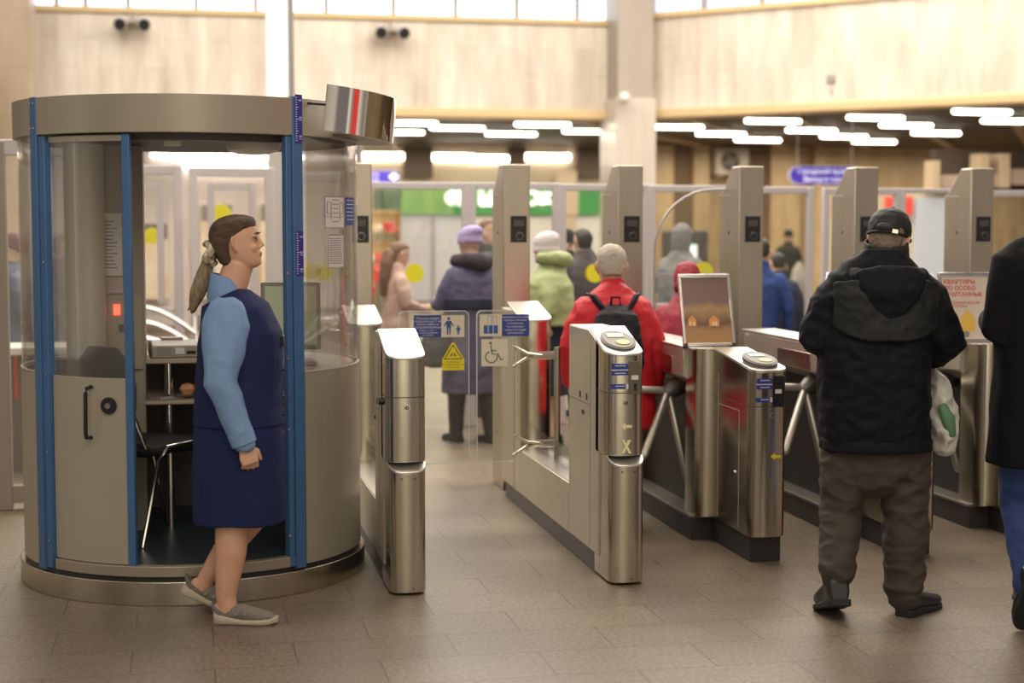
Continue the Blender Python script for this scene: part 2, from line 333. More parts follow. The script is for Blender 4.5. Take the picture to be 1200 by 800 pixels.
# ---------------------------------------------------------------- hanging signs
def hang_sign(px0, px1, py0, py1, Y, txt, lab, arrow=False):
    a = at(px0, py1, Y); b = at(px1, py0, Y); w = b.x-a.x; h = b.z-a.z
    r = thing('hanging_sign', lab, 'sign', ((a.x+b.x)/2, Y, (a.z+b.z)/2))
    pts = []; R = h/2
    for k in range(9): an = PI/2+PI*k/8; pts.append((-w/2+R+R*math.cos(an), R*math.sin(an)))
    for k in range(9): an = -PI/2+PI*k/8; pts.append((w/2-R+R*math.cos(an), R*math.sin(an)))
    MB().prism(pts, 'y', -.03, .03).build('sign_board', mat('white sign rim', (.7, .66, .8), .4, emit=.2), r)
    MB().prism([(x*.975, z*.9) for x, z in pts], 'y', -.036, -.03).build('sign_face', mat('violet lit sign', (.085, .05, .50), .4, emit=.45), r)
    for s in (-.38, .38): MB().cyl((s*w, 0, h/2), (s*w, 0, 3.4-(a.z+b.z)/2), .012, 8).build('hanger_rod', alu, r)
    wl_ = mat('lit white lettering', (1, 1, 1), .4, emit=.8)
    for k, t in enumerate(txt): text_mesh('lettering', t, h*.36, wl_, r, Matrix.Translation((-.12*w if arrow else 0, -.037, h*(.2-.42*k))) @ FRONT)
    if arrow:
        MB().prism([(w/2-R*1.9, 0), (w/2-R, R*.7), (w/2-R*.1, 0), (w/2-R, -R*.7)], 'y', -.038, -.036).build('arrow', wl_, r)
hang_sign(924, 1008, 195, 216, 23.2, ['Городской проезд', 'Выход в город'], 'violet hanging sign with two lines of white lettering, above the cap man')
hang_sign(418, 468, 200, 214, 24.4, ['Вход', 'Вход'], 'small violet hanging sign with a white arrow, right of the booth', True)
# ---------------------------------------------------------------- far wall: shop, windows, machines
YW = 32.55
def slab(name, x0, x1, y0, y1, Y, d, m, lab=None, cat=None, struct_=False, par=None, bevel=0):
    a = at(x0, y1, Y); b = at(x1, y0, Y); o = MB().box(a.x, b.x, Y, Y+d, max(0, a.z), b.z).build(name, m, par, bevel)
    if lab: tag(o, lab, cat)
    if struct_: o['kind'] = 'structure'
    return o
cream = mat('cream wall', (.56, .46, .33), .6, var=(.62, .52, .39), vscale=1)
slab('wall_shop', 380, 712, 160, 364, 32.4, .2, cream, struct_=True)
for i, (a, b) in enumerate([(474, 507), (597, 616), (677, 711), (700, 722)][:3]):
    slab('vent_grille', a, b, 172, 208, 32.2, .2, mat('dark brown grille', (.10, .075, .06), .6, var=(.14, .10, .08), vscale=8, vstretch=(1, 1, 12)), 'dark brown ventilation grille on the far cream wall, ' + ['above the kiosk doors', 'behind a post top', 'left of the grey pillar'][i], 'ventilation grille')
green = mat('green sign', (.03, .26, .05), .5, emit=.08, var=(.05, .32, .08), vscale=1.2)
g = slab('shop_sign', 470, 705, 222, 251, 32.0, .25, green, 'long green shop sign with glowing white letters on the far wall', 'shop sign')
slab('shop_sign_stripe', 470, 532, 222, 251, 31.98, .02, mat('green sign swirl', (.05, .30, .06), .5, emit=.0, var=(.30, .50, .15), vscale=1.0, vstretch=(3, 1, 1)), par=g)
slab('shop_sign_gap', 652, 678, 222, 252, 31.97, .03, cream, par=g)
wl2 = mat('glowing letters', (1, 1, .97), .4, emit=1.0)
for t, px, sz in (('Ф', 530, .36), ('И', 543, .38), ('М', 570, .40), ('О', 623, .38), ('К', 635, .28), ('С', 645, .28)):
    q = at(px, 233, 31.9); text_mesh('letter', t, sz, wl2, g, Matrix.Translation(q) @ FRONT, depth=.03, bold=.02)
slab('shop_sign', 440, 470, 222, 251, 32.0, .2, mat('dark green sign', (.05, .075, .06), .5, var=(.05, .22, .10), vscale=2.5), 'dark sign with a green patch over the flower stall', 'shop sign')
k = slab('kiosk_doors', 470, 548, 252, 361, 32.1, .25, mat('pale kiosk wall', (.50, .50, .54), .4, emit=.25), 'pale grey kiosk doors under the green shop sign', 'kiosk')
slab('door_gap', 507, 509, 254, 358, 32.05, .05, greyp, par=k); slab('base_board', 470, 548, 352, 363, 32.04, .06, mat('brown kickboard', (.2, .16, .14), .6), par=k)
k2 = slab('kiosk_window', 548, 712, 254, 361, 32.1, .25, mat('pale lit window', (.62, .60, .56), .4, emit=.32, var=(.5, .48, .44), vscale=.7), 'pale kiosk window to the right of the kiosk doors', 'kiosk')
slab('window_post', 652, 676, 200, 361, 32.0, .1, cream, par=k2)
# flower stall: bouquets counted one by one
fs = thing('flower_stall', 'wooden stall shelving packed with flowers beyond the glass partition', 'stall', (at(452, 300, 31.4).x, 31.6, 0))
for z in (.1, .75, 1.35, 1.95): MB().box(-.36, .30, 0, .35, z, z+.03).build('shelf', mat('stall wood', (.45, .30, .13), .6), fs)
for x in (-.38, .30): MB().box(x, x+.03, 0, .35, 0, 2.0).build('side_panel', mat('stall wood', (.45, .30, .13), .6), fs)
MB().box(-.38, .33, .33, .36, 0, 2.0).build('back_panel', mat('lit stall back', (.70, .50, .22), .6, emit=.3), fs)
fcols = [('red', (.75, .05, .04)), ('yellow', (.85, .6, .08)), ('pink', (.8, .22, .25)), ('white', (.8, .75, .65)), ('orange', (.85, .30, .05))]
bx = fs.location.x
n = 0
for zi, z in enumerate((.13, .78, 1.38)):
    for xi in range(4):
        cn, cc = fcols[(xi*2+zi*3) % 5]; x = bx-.28+xi*.165
        b = thing('bouquet', '%s bouquet on the %s shelf of the flower stall, %s' % (cn, ['bottom', 'middle', 'top'][zi], ['far left', 'left of middle', 'right of middle', 'far right'][xi]), 'bouquet', (x, 31.72, z), 0, 'bouquets in the flower stall')
        MB().loft([(0, 0, 0), (0, 0, .16)], [.045, .06], 10).build('vase', mat('stall vase', (.2, .25, .2), .4), b)
        f = MB(); rr = random.Random(n)
        for q in range(9): f.ell((rr.uniform(-.07, .07), rr.uniform(-.06, .06), .25+rr.uniform(-.06, .1)), (.045, .045, .04), 8)
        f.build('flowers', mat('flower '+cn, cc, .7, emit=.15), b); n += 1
for (px, py, cn, cc) in ((449, 325, 'red', (.8, .08, .09)),):
    q = at(px, py, 30.8); o = MB()
    rr = random.Random(px)
    for k_ in range(16): o.ell((rr.uniform(-.14, .14), rr.uniform(-.05, .05), rr.uniform(-.2, .2)), (.09, .07, .08), 8)
    b = thing('flower_bucket', cn + ' flowers in a floor-standing bucket by the girl in pink', 'flowers', (q.x, q.y, 0)); 
    o.build('flowers', mat('flower '+cn, cc, .7), b).location = (0, 0, q.z); MB().loft([(0, 0, 0), (0, 0, .5), (0, 0, q.z-.1)], [.12, .15, .16], 14).build('bucket', greyp, b)
# air conditioner
q = at(852, 190, 32.4); r = thing('air_conditioner', 'white outdoor air conditioning unit on the far ochre wall', 'air conditioner', (q.x, 32.3, q.z-.28))
MB().box(-.36, .36, -.28, 0, 0, .56).build('case', mat('old white enamel', (.55, .50, .42), .5), r, bevel=.02)
MB().loft([(-.06, -.285, .28), (-.06, -.30, .28)], [.21, .21], 24, (0, 0, 1)).build('fan_grille', mat('fan dark', (.10, .09, .08), .6), r)
for k_ in range(4): MB().cyl((-.06, -.31, .28), (-.06+.2*math.cos(k_*PI/2+.4), -.31, .28+.2*math.sin(k_*PI/2+.4)), .02).build('fan_blade', greyp, r)
MB().box(-.3, -.25, -.25, .25, -.06, 0).box(.25, .3, -.25, .25, -.06, 0).build('bracket', greyp, r)
# pilasters of the far wall
for (a, b, y0) in ((716, 722, 185), (768, 790, 175), (812, 832, 175), (902, 938, 180), (953, 968, 180)):
    slab('wall_pilaster', a, b, y0-14, 352, 32.3, .35, mb_back, struct_=True)
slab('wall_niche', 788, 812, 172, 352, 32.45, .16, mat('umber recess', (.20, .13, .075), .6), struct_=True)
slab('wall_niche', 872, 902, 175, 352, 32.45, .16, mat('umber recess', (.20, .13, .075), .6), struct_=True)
# ticket machine
q = at(836, 300, 20); r = thing('ticket_machine', 'dark ticket machine with a bright screen beyond the glass partition', 'ticket machine', (q.x, 21.0, 0))
MB().box(-.27, .27, 0, .5, 0, 1.62).build('case', mat('dark machine case', (.05, .045, .04), .4), r, bevel=.03); MB().box(-.10, .10, -.01, 0, 1.15, 1.42).build('screen', mat('machine screen', (.65, .75, .75), .3, emit=.8), r)
MB().box(-.15, .15, -.02, 0, .8, 1.0).build('keypad_panel', greyp, r)
# right far side: pale window, red signs, stair soffits
slab('wall_shop_right', 1028, 1130, 224, 392, 20.7, .1, cream, struct_=True)
w = slab('pale_shop_window', 1072, 1116, 232, 372, 20.6, .1, mat('blueish lit window', (.48, .50, .56), .4, emit=.3), 'pale blue-grey shop window behind the cap man, right of the red signs', 'shop window')
for i, (a, b, t) in enumerate([(1040, 1052, ''), (1056, 1070, '')]):
    slab('red_sign', a, b, 231, 251, 20.6, .1, mat('red lit sign', (.75, .07, .05), .5, emit=.35), 'small red sign ' + ['just above the black cap', 'left of the pale blue-grey shop window'][i], 'sign')
slab('wall_shop_corner', 972, 992, 224, 392, 20.65, .1, cream, struct_=True)
slab('red_banner', 977, 982, 232, 252, 20.6, .05, mat('red lit sign', (.75, .07, .05), .5, emit=.35), 'narrow red banner between partition posts left of the cap man', 'banner')
ct = slab('counter', 1058, 1116, 352, 425, 19.6, .5, mat('white counter', (.55, .52, .50), .5), 'low white counter in front of the pale shop window', 'counter')
tq = at(1093, 340, 19.8); MBp = MB().cyl((tq.x, 19.8, at(1093, 352, 19.8).z), (tq.x, 19.8, at(1093, 322, 19.8).z), .03); tag(MBp.build('paper_roll', whitelab), 'thin white upright roll standing on the low white counter', 'paper roll')
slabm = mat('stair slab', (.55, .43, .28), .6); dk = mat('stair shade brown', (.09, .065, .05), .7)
st = [(1094, 1102, 188, 222), (1148, 1160, 180, 220), (1172, 1184, 180, 220)]
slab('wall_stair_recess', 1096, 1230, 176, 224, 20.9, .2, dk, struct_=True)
for i, (a, b, c, d) in enumerate(st): slab('stair_post', a, b, c, d, 20.4, .3, slabm, struct_=True)
for (a, b, c, d) in ((1102, 1148, 205, 220), (1160, 1172, 206, 218), (1184, 1240, 198, 216)): slab('stair_soffit', a, b, c, d, 20.5, .3, mat('pinkish slab', (.50, .38, .30), .6), struct_=True)
# ---------------------------------------------------------------- glass partition with aluminium doors
YP = 12.9
def zz(y, Y=YP): return at(760, y, Y).z
def frame_panel(name, px0, px1, ytop, lab, w=.057, rails=(), glass=True, Y=YP, zb=0.0, kick=0):
    x0 = at(px0, 300, Y).x; x1 = at(px1, 300, Y).x; zt = zz(ytop, Y)
    r = thing(name, lab, 'glass partition', ((x0+x1)/2, Y, zb)); h = (x1-x0)/2; zt -= zb
    MB().box(-h, -h+w, -.03, .03, 0, zt).build('stile', alu, r, bevel=.006); MB().box(h-w, h, -.03, .03, 0, zt).build('stile', alu, r, bevel=.006)
    MB().box(-h+w, h-w, -.03, .03, zt-w, zt).build('top_rail', alu, r, bevel=.006)
    for z in rails: MB().box(-h+w, h-w, -.025, .025, z, z+.06).build('rail', alu, r, bevel=.006)
    if glass: MB().box(-h+w, h-w, -.005, .005, 0.02 if not kick else kick, zt-w).build('pane', cleargl, r)
    return r
frame_panel('glass_partition', 427, 549, 215, 'wide aluminium framed glass panel in front of the flower stall')
frame_panel('glass_partition', 549, 586, 215, 'narrow glass panel behind the purple-hatted woman')
frame_panel('glass_partition', 586, 655, 215, 'glass panel behind the white-hatted woman')
frame_panel('glass_partition', 655, 716, 216, 'glass panel before the person holding up a phone')
frame_panel('glass_door', 760, 880, 217, 'aluminium framed glass door in front of the grey hoodie', .055, rails=(.95,))
frame_panel('glass_door', 880, 952, 218, 'aluminium door frame around the distant man with the white bag')
frame_panel('glass_partition', 963, 1054, 219, 'glass panel behind the black cap')
frame_panel('glass_partition', 1054, 1125, 219, 'glass panel in front of the pale shop window', .04)
frame_panel('glass_partition', 1125, 1235, 221, 'glass panel cut by the right edge of the picture', .055, rails=(.9,))
frame_panel('glass_partition', 716, 760, 216, 'narrow glass panel in front of the grey pillar', .045)
# behind the booth: doors with inner frames
for i, (a, b, t) in enumerate([(28, 62, 200), (96, 215, 198), (222, 322, 200), (330, 424, 205)]):
    Yd = 14.0
    r = frame_panel('glass_door', a, b, t, 'wide framed glass door seen through the booth, ' + ['beyond the left glass', 'left of the attendant', 'behind the attendant', 'behind the notices'][i], .08, rails=(.9,), Y=Yd)
    if i in (1, 2):
        h = (at(b, 300, Yd).x-at(a, 300, Yd).x)/2
        for sx in (-1, 1): MB().box(min(sx*(h-.16), sx*(h-.22)), max(sx*(h-.16), sx*(h-.22)), -.04, .04, 1.0, zz(t, Yd)-.14).build('inner_stile', alu, r)
        MB().box(-h+.225, h-.225, -.038, .038, zz(t, Yd)-.20, zz(t, Yd)-.14).build('inner_rail', alu, r)
# colourful kiosk windows behind those doors
kw = mat('lit kiosk display', (.62, .42, .24), .5, emit=.22, var=(.75, .70, .62), vscale=2.2)
for i, (a, b, c, d) in enumerate([(168, 196, 262, 350), (236, 272, 240, 350), (306, 326, 240, 350)]):
    k_ = slab('kiosk_display', a, b, c, d, 25.0, .35, kw, 'warmly lit kiosk display ' + ['behind the left glass door', 'behind the attendant', 'right of the attendant'][i], 'display')
    slab('header', a, b, c, c+18, 24.97, .03, mat('kiosk header', (.16, .13, .14), .5), par=k_)
slab('wall_kiosk', -30, 425, 136, 384, 25.35, .2, mat('pinkish wall', (.62, .55, .55), .6, var=(.70, .62, .60), vscale=1.2), struct_=True)
for (px, py, w) in [(212, 182, 'far left'), (282, 183, 'middle'), (322, 184, 'right'), (250, 196, 'lower left'), (300, 197, 'lower right')]:
    r = t0.copy(); COL.objects.link(r)
    for ch_ in list(t0.children): c = ch_.copy(); COL.objects.link(c); c.parent = r
    r.location = at(px, py, 25.27); r['label'] = 'glowing tube lamp seen through the booth above the doors, ' + w; r['group'] = 'tube lamps on the wall behind the booth'
# yellow round stickers on the glass; those in the booth opening imitate reflections
def sticker(px, py, rad, Y, lab):
    q = at(px, py, Y-.035); tag(MB().loft([(0, 0, 0), (0, .004, 0)], [rad, rad], 28, (0, 0, 1)).build('round_sticker', yellow, xf=Matrix.Translation(q)), lab, 'sticker', 'yellow round stickers on the glass')
for px, py, R_, Y, l in [(486, 320, .078, YP, 'on the wide glass panel beside the girl in pink'), (697, 320, .078, YP, 'beside the person holding up a phone'), (824, 319, .09, YP, 'behind the framed advert, below the ticket machine'),
    (164, 281, .07, 14., 'reflection stand-in, left of a pair in the booth opening'), (178, 276, .07, 14., 'reflection stand-in, right of a pair in the booth opening'), (259, 252, .095, 14., "above the attendant's head"), (61, 370, .09, 14., 'low behind the left blue mullion'), (365, 318, .075, 14., 'left of two behind the booth glass at right'), (381, 320, .07, 14., 'right of two behind the booth glass at right')]:
    sticker(px, py, R_, Y, 'yellow round sticker on glass, ' + l)
# silver arched hoods beyond the opening
for i in range(5):
    z = .92 - i*.085; y = 12.6 - i*.5; x = at(185, 380, y).x
    pts = [(-.5+.1*k, 0, z+.22*math.sin(PI*min(1, (k+1)/9))-.1) for k in range(9)]
    r = thing('arched_handrail', 'silver arched barrier hood seen through the booth opening, ' + ['furthest', 'second furthest', 'middle', 'second nearest', 'nearest'][i] + ' of the stack', 'barrier', (x, y, 0), 0, 'silver arched barriers')
    MB().loft([(p[0], p[1], p[2]) for p in pts], [(.09, .022)]*9, 12, (0, 0, 1)).build('hood', mat('pale satin metal', (.6, .56, .56), .3, .5), r)
    for s in (-.42, .3): MB().cyl((s, 0, 0), (s, 0, z+.05), .025).build('leg', chrome, r)
# fence and counter at the far left
r = thing('glass_screen', 'aluminium framed glass screen at the left edge beside the booth', 'glass screen', (at(5, 400, 9.6).x, 9.6, 0))
MB().box(-.045, .03, -.04, .04, 0, 2.15).build('post', mat('beige frame', (.33, .29, .25), .5), r, bevel=.006)
MB().box(-.9, .35, -.03, .03, 2.07, 2.16).build('top_rail', alu, r, bevel=.005); MB().box(-.9, .35, -.03, .03, .04, .14).build('bottom_rail', mat('beige frame', (.33, .29, .25), .5), r)
MB().box(.03, .35, -.004, .004, .14, 2.07).build('pane', cleargl, r); MB().box(-.9, -.045, -.004, .004, .14, 2.07).build('pane', cleargl, r)
ql = at(10, 400, 11.0)
r = thing('service_counter', 'low counter with a white top beyond the glass screen at left', 'counter', (ql.x, 11.0, 0))
MB().box(-.8, .5, -.02, .5, .80, .85).build('counter_top', mat('white worktop', (.62, .58, .55), .4), r, bevel=.005)
MB().box(-.78, .48, .02, .48, 0, .80).build('front_panel', mat('dark counter front', (.17, .15, .14), .5), r)
MB().box(.03, .05, .01, .02, .5, .8).build('red_tape', mat('red tape', (.6, .08, .06), .5), r)
# ================================================================ BOOTH
BC = (0.01, 7.78); RB = .80
def bpt(a, r, z): a = math.radians(a); return Vector((r*math.cos(a), r*math.sin(a), z))
B = thing('attendant_booth', 'round beige and blue attendant booth with curved clear glass walls', 'booth', (BC[0], BC[1], 0))
c0 = (0, 0)
MB().arc(c0, .70, .82, -180, 180, 0, .105).build('base_ring', steel, B, bevel=.003)
MB().arc(c0, .70, .795, -180, 180, .105, .125).build('shadow_gap', blackp, B)
MB().arc(c0, .0, .79, -180, 180, .10, .165, 72).build('floor_plate', mat('blue-green lino', (.028, .045, .055), .35, var=(.04, .06, .07), vscale=6), B)
MB().arc(c0, .765, .81, -140, -57, .125, .172).build('sill', mat('worn sill', (.42, .37, .30), .4, .6), B, bevel=.003)
MB().arc(c0, .785, .80, -52, 211, .125, 1.0).build('lower_wall', boothm, B)
MB().arc(c0, .775, .785, -52, 211, .166, .99).build('inner_lining', mat('grey lining', (.13, .12, .12), .6), B)
MB().arc(c0, .79, .796, -52, 211, 1.0, 2.06).build('curved_glass', acryl, B)
MB().arc(c0, .788, .800, -52, 211, .995, 1.005).build('glass_seam', mat('pale edge', (.5, .47, .44), .3), B)
MB().arc(c0, .74, .815, -180, 180, 2.06, 2.225).build('fascia', fasciam, B, bevel=.002)
MB().arc(c0, .0, .74, -180, 180, 2.045, 2.06, 72).build('booth_ceiling', mat('dark booth ceiling', (.045, .038, .034), .6), B)
MB().arc(c0, .70, .742, -141, -57, 2.03, 2.062).build('door_track', mat('door track', (.07, .055, .05), .5), B)
# mullions
def mullion(a0, a1, z0, z1, r0=.785, r1=.818, n=3): return MB().arc(c0, r0, r1, a0, a1, z0, z1, n).build('mullion', blue, B, bevel=.003)
m1 = mullion(-149, -145.0, .115, 2.228); mullion(-145.0, -141.6, .125, 2.055, .775, .81)
m2 = mullion(-59.4, -57.2, .125, 2.055, .775, .81); m3 = mullion(-57.2, -53.2, .115, 2.232)
def screws(m, a, zs, r=.819):
    s = MB()
    for z in zs: p = bpt(a, r, z); n_ = bpt(a, r+.003, z); s.cyl(p, n_, .005, 8)
    s.build('screw', chrome, m)
screws(m1, -148, (2.2, 2.09)); screws(m1, -146, (2.2, 2.09)); screws(m1, -142.6, (1.5, 1.0, .65, .25), .812); screws(m2, -59.5, (1.45, 1.07, .75, .27), .812)
# curved sliding door
d = thing('sliding_door', '', ''); 
for k_ in ('label', 'category'): del d[k_]
d.parent = B
MB().arc(c0, .775, .79, -141.2, -111.5, .175, .995).build('door_panel', boothdoor, d)
MB().arc(c0, .779, .785, -141.2, -111.5, .995, 2.04).build('door_glass', acryl, d)
MB().arc(c0, .77, .798, -111.6, -109, .165, 2.055, 2).build('door_stile', blue, d, bevel=.003)
MB().arc(c0, .77, .792, -141.2, -111.5, 2.025, 2.05).build('door_top_rail', mat('worn sill', (.42, .37, .30), .4, .6), d)
hd = MB(); hp = [bpt(-124, .79, .955), bpt(-124, .825, .95), bpt(-124, .832, .93), bpt(-124.2, .832, .76), bpt(-124.4, .825, .735), bpt(-124.4, .79, .73)]
hd.tube(hp, .009); hd.build('door_handle', blackp, d)
p = bpt(-117.5, .789, .875); q = bpt(-117.5, .80, .875); q2 = bpt(-117.5, .806, .875)
MB().cyl(p, q, .037, 28).build('lock_rosette', blackp, d); MB().cyl(q, q2, .013, 16).build('lock_key_slot', chrome, d)
# rulers on the mullion
def ruler(z0, z1):
    o = MB().arc(c0, .8185, .820, -56.2, -53.4, z0, z1, 2).build('ruler_strip', indigo, B)
    t = MB(); n_ = int((z1-z0)/.0105)
    for k_ in range(1, n_): w = 1.1 if k_ % 5 == 0 else .65; t.arc(c0, .8200, .8206, -56.1, -56.1+w, z0+k_*.0105, z0+k_*.0105+.003, 1)
    t.build('ruler_ticks', whitelab, o)
    for k_, s in enumerate(('15', '10', '5')):
        a = -54.2; z = z0+.025+k_*(z1-z0-.05)/2; P_ = bpt(a, .8212, z)
        text_mesh('ruler_number', s, .022, whitelab, o, Matrix.Translation(P_) @ Matrix.Rotation(math.radians(a+90), 4, 'Z') @ FRONT @ Matrix.Rotation(PI/2, 4, 'Z'))
ruler(2.025, 2.24); ruler(1.435, 1.635)
# ceiling lamp and vents in the booth
MB().loft([(0.28, -.47, 2.05), (.28, -.47, 2.035), (.28, -.47, 2.0), (.28, -.47, 1.985)], [.13, .13, .115, .07], 28).build('ceiling_lamp', mat('opal lamp', (.62, .58, .52), .3), B)
MB().box(-.12, -.04, -.66, -.6, 2.01, 2.05).build('door_sensor', mat('opal lamp', (.62, .58, .52), .3), B, bevel=.01)
v = MB().box(.04, .13, -.66, -.58, 2.035, 2.046); v.build('vent_label', greyp, B)
# tall cabinet inside with control panel
cab = thing('control_cabinet', 'tall beige control cabinet inside the booth behind the sliding door', 'cabinet', (BC[0]-.43, BC[1]+.20, .165))
MB().box(-.17, .20, -.1, .18, 0, 1.9).build('body', mat('cabinet beige', (.30, .26, .20), .5, var=(.34, .29, .23), vscale=2), cab, bevel=.004)
MB().box(-.085, -.079, -.104, -.10, .02, 1.88).build('seam', blackp, cab)
pn = MB().box(-.07, .19, -.115, -.10, .80, 1.16).build('control_panel', mat('panel beige', (.36, .32, .24), .5), cab, bevel=.002)
MB().box(.055, .085, -.122, -.115, 1.065, 1.115).build('red_indicator', mat('red glow', (1, .06, .03), .4, emit=4), cab)
for (x, z) in ((-.045, 1.0), (0, 1.0), (.09, 1.0), (.13, 1.0), (-.045, .93), (0, .93), (.13, .93)):
    MB().box(x-.012, x+.012, -.121, -.115, z-.018, z+.018).build('push_button', mat('dark button', (.06, .07, .07), .4), cab)
MB().box(-.07, .19, -.112, -.10, .35, .78).build('lower_door', mat('panel beige', (.36, .32, .24), .5), cab, bevel=.002)
def notice(name, par, x0, x1, z0, z1, y, m=paper, lines=10, head=True, lm=papergrey):
    o = MB().box(x0, x1, y-.002, y, z0, z1).build(name, m, par); t = MB(); rr = random.Random(int(x0*1000)+lines); w = x1-x0; h = z1-z0
    for k_ in range(lines):
        z = z1-h*(.12+.8*k_/lines); a = x0+w*rr.uniform(.08, .12); b = x1-w*rr.uniform(.08, .3)
        t.box(a, b, y-.003, y-.002, z-h*.018, z)
    t.build(name+'_print', lm, o); return o
n1 = notice('typed_notice', None, 0, .17, 0, .30, 0, lines=14); n1.location = (BC[0]-.50, BC[1]+.094, 1.42); tag(n1, 'white typed sheet taped to the cabinet inside the booth, upper', 'notice')
n2 = notice('pink_notice', None, 0, .13, 0, .075, 0, mat('pink paper', (.55, .42, .40), .7), lines=4); n2.location = (BC[0]-.46, BC[1]+.094, 1.335); tag(n2, 'small pinkish sheet under the typed sheet inside the booth', 'notice')
MB().loft([(-.475, .02, .165), (-.475, .02, 2.05)], [.07, .07], 24).build('inner_column', mat('pale tube', (.40, .35, .28), .4, var=(.46, .41, .33), vscale=3), B)
# curved notices on the booth glass
def cnotice(px0, px1, py0, py1, name, lab, m, lines, lm=papergrey, frame=True, plan=False):
    # angle on the cylinder from pixel column (computed once from the camera helper)
    def an(px, py):
        d_ = ray(px, py); a = d_.x**2+d_.y**2; b = 2*(d_.x*-BC[0]+d_.y*-BC[1]); c = BC[0]**2+BC[1]**2-.802**2; D = max(0, b*b-4*a*c); t = (-b-math.sqrt(D))/(2*a)
        p_ = Vector((0, 0, CH))+d_*t; return math.degrees(math.atan2(p_.y-BC[1], p_.x-BC[0])), p_.z
    a0, z1 = an(px0, py0); a1, z0 = an(px1, py1); 
    o = MB().arc(BC, .798, .800, a0, a1, z0, z1, 8).build(name, m); tag(o, lab, 'notice'); t = MB(); h = z1-z0; w = a1-a0; rr = random.Random(lines)
    if frame:
        for (u0, u1, v0, v1) in ((0, 1, 0, .02), (0, 1, .98, 1), (0, .03, 0, 1), (.97, 1, 0, 1)): t.arc(BC, .8, .8015, a0+w*u0, a0+w*u1, z0+h*v0, z0+h*v1, 6)
    for k_ in range(lines):
        z = z1-h*(.10+.82*k_/lines); u0 = .08 if not plan else .36; u1 = rr.uniform(.8, .92) if not plan else .66
        t.arc(BC, .8, .8015, a0+w*u0, a0+w*u1, z-h*.022, z, 4)
    if plan:
        for (u, v0, v1) in ((.1, .45, .8), (.28, .25, .8), (.72, .25, .8), (.9, .45, .8)): t.arc(BC, .8, .8015, a0+w*u, a0+w*(u+.02), z0+h*v0, z0+h*v1, 1)
        for (u0, u1, v) in ((.1, .28, .45), (.1, .28, .8), (.72, .9, .45), (.72, .9, .8), (.06, .3, .35), (.7, .92, .35)): t.arc(BC, .8, .8015, a0+w*u0, a0+w*u1, z0+h*v, z0+h*(v+.015), 2)
    t.build(name+'_print', lm, o)
cnotice(380.5, 404, 229.5, 267, 'floor_plan_notice', 'white evacuation plan sheet on the booth glass, upper', paper, 6, plan=True)
cnotice(384, 403.5, 275, 313, 'rules_notice', 'white typed rules sheet on the booth glass, below the plan', paper, 12)
cnotice(405.5, 415.5, 231, 264, 'blue_notice', 'narrow dark blue notice with white text on the booth glass', bluelab, 6, whitelab, False)
# mirrored curved strip
MC = (0.485, 7.56); 
mk = thing('mirrored_strip', 'curved polished steel strip mounted above the right side of the booth', 'mirror strip', (MC[0], MC[1], 2.1)); mk.rotation_euler = (0, math.radians(6), 0)
MB().arc((0, 0), .46, .472, -77, 95, -.005, .20).build('strip', mirror, mk)
MB().tube([(-.04, -.40, .1), (.04, -.41, .11), (.11, -.455, .11)], .006).build('strut', blackp, mk)
MB().arc((0, 0), .2, .46, -60, 90, -.005, .0).build('tray', mat('tray tan', (.30, .26, .22), .5, .4), mk)
# ---- furniture in the booth
D = thing('curved_desk', 'pale two-level desk inside the booth with a steel leg', 'desk', (BC[0], BC[1], .165))
wood = mat('pale laminate', (.46, .39, .30), .45)
def arcslab(r0, r1, a0, a1, z0, z1): return MB().arc((0, 0), r0, r1, a0, a1, z0, z1)
arcslab(.36, .77, -48, 118, .815, .84).build('desk_top', wood, D, bevel=.004)
MB().prism([(-.24, .18), (.30, .18), (.45, .60), (.1, .74), (-.24, .72)], 'z', .815, .841).build('desk_top', wood, D, bevel=.006)
MB().prism([(-.24, .10), (.30, .10), (.45, .55), (.1, .70), (-.24, .68)], 'z', .62, .64).build('shelf', wood, D, bevel=.006)
MB().cyl((-.12, .22, 0), (-.12, .22, .82), .025).build('leg', chrome, D); MB().cyl((.43, -.42, 0), (.43, -.42, .82), .028).build('leg', chrome, D)
ch = thing('office_chair', 'black padded chair with chromed tube legs inside the booth', 'chair', (BC[0]-.19, BC[1]+.0, .167))
MB().loft([(-.22, 0, .43), (-.2, 0, .44), (.0, 0, .45), (.19, 0, .435), (.23, 0, .42)], [(.16, .02), (.21, .035), (.22, .04), (.21, .035), (.17, .02)], 24, (0, 0, 1), 3).build('seat', mat('black upholstery', (.012, .012, .014), .8), ch)
bk = MB().loft([(-.27, 0, .64), (-.285, 0, .74), (-.30, 0, .85), (-.305, 0, .93)], [(.18, .02), (.20, .028), (.19, .028), (.10, .016)], 24, (1, 0, 0), 2.6); bk.build('backrest', mat('grey upholstery', (.06, .06, .07), .8), ch)
for s in (-1, 1):
    MB().tube([(-.26, s*.2, 0), (-.16, s*.21, .4), (-.12, s*.22, .455), (.10, s*.22, .47), (.16, s*.22, .44), (.25, s*.2, .0)], .011).build('leg', chrome, ch)
    MB().tube([(-.2, s*.17, .44), (-.25, s*.17, .55), (-.29, s*.14, .72)], .011).build('back_bracket', chrome, ch)
ch.rotation_euler = (0, 0, .75)
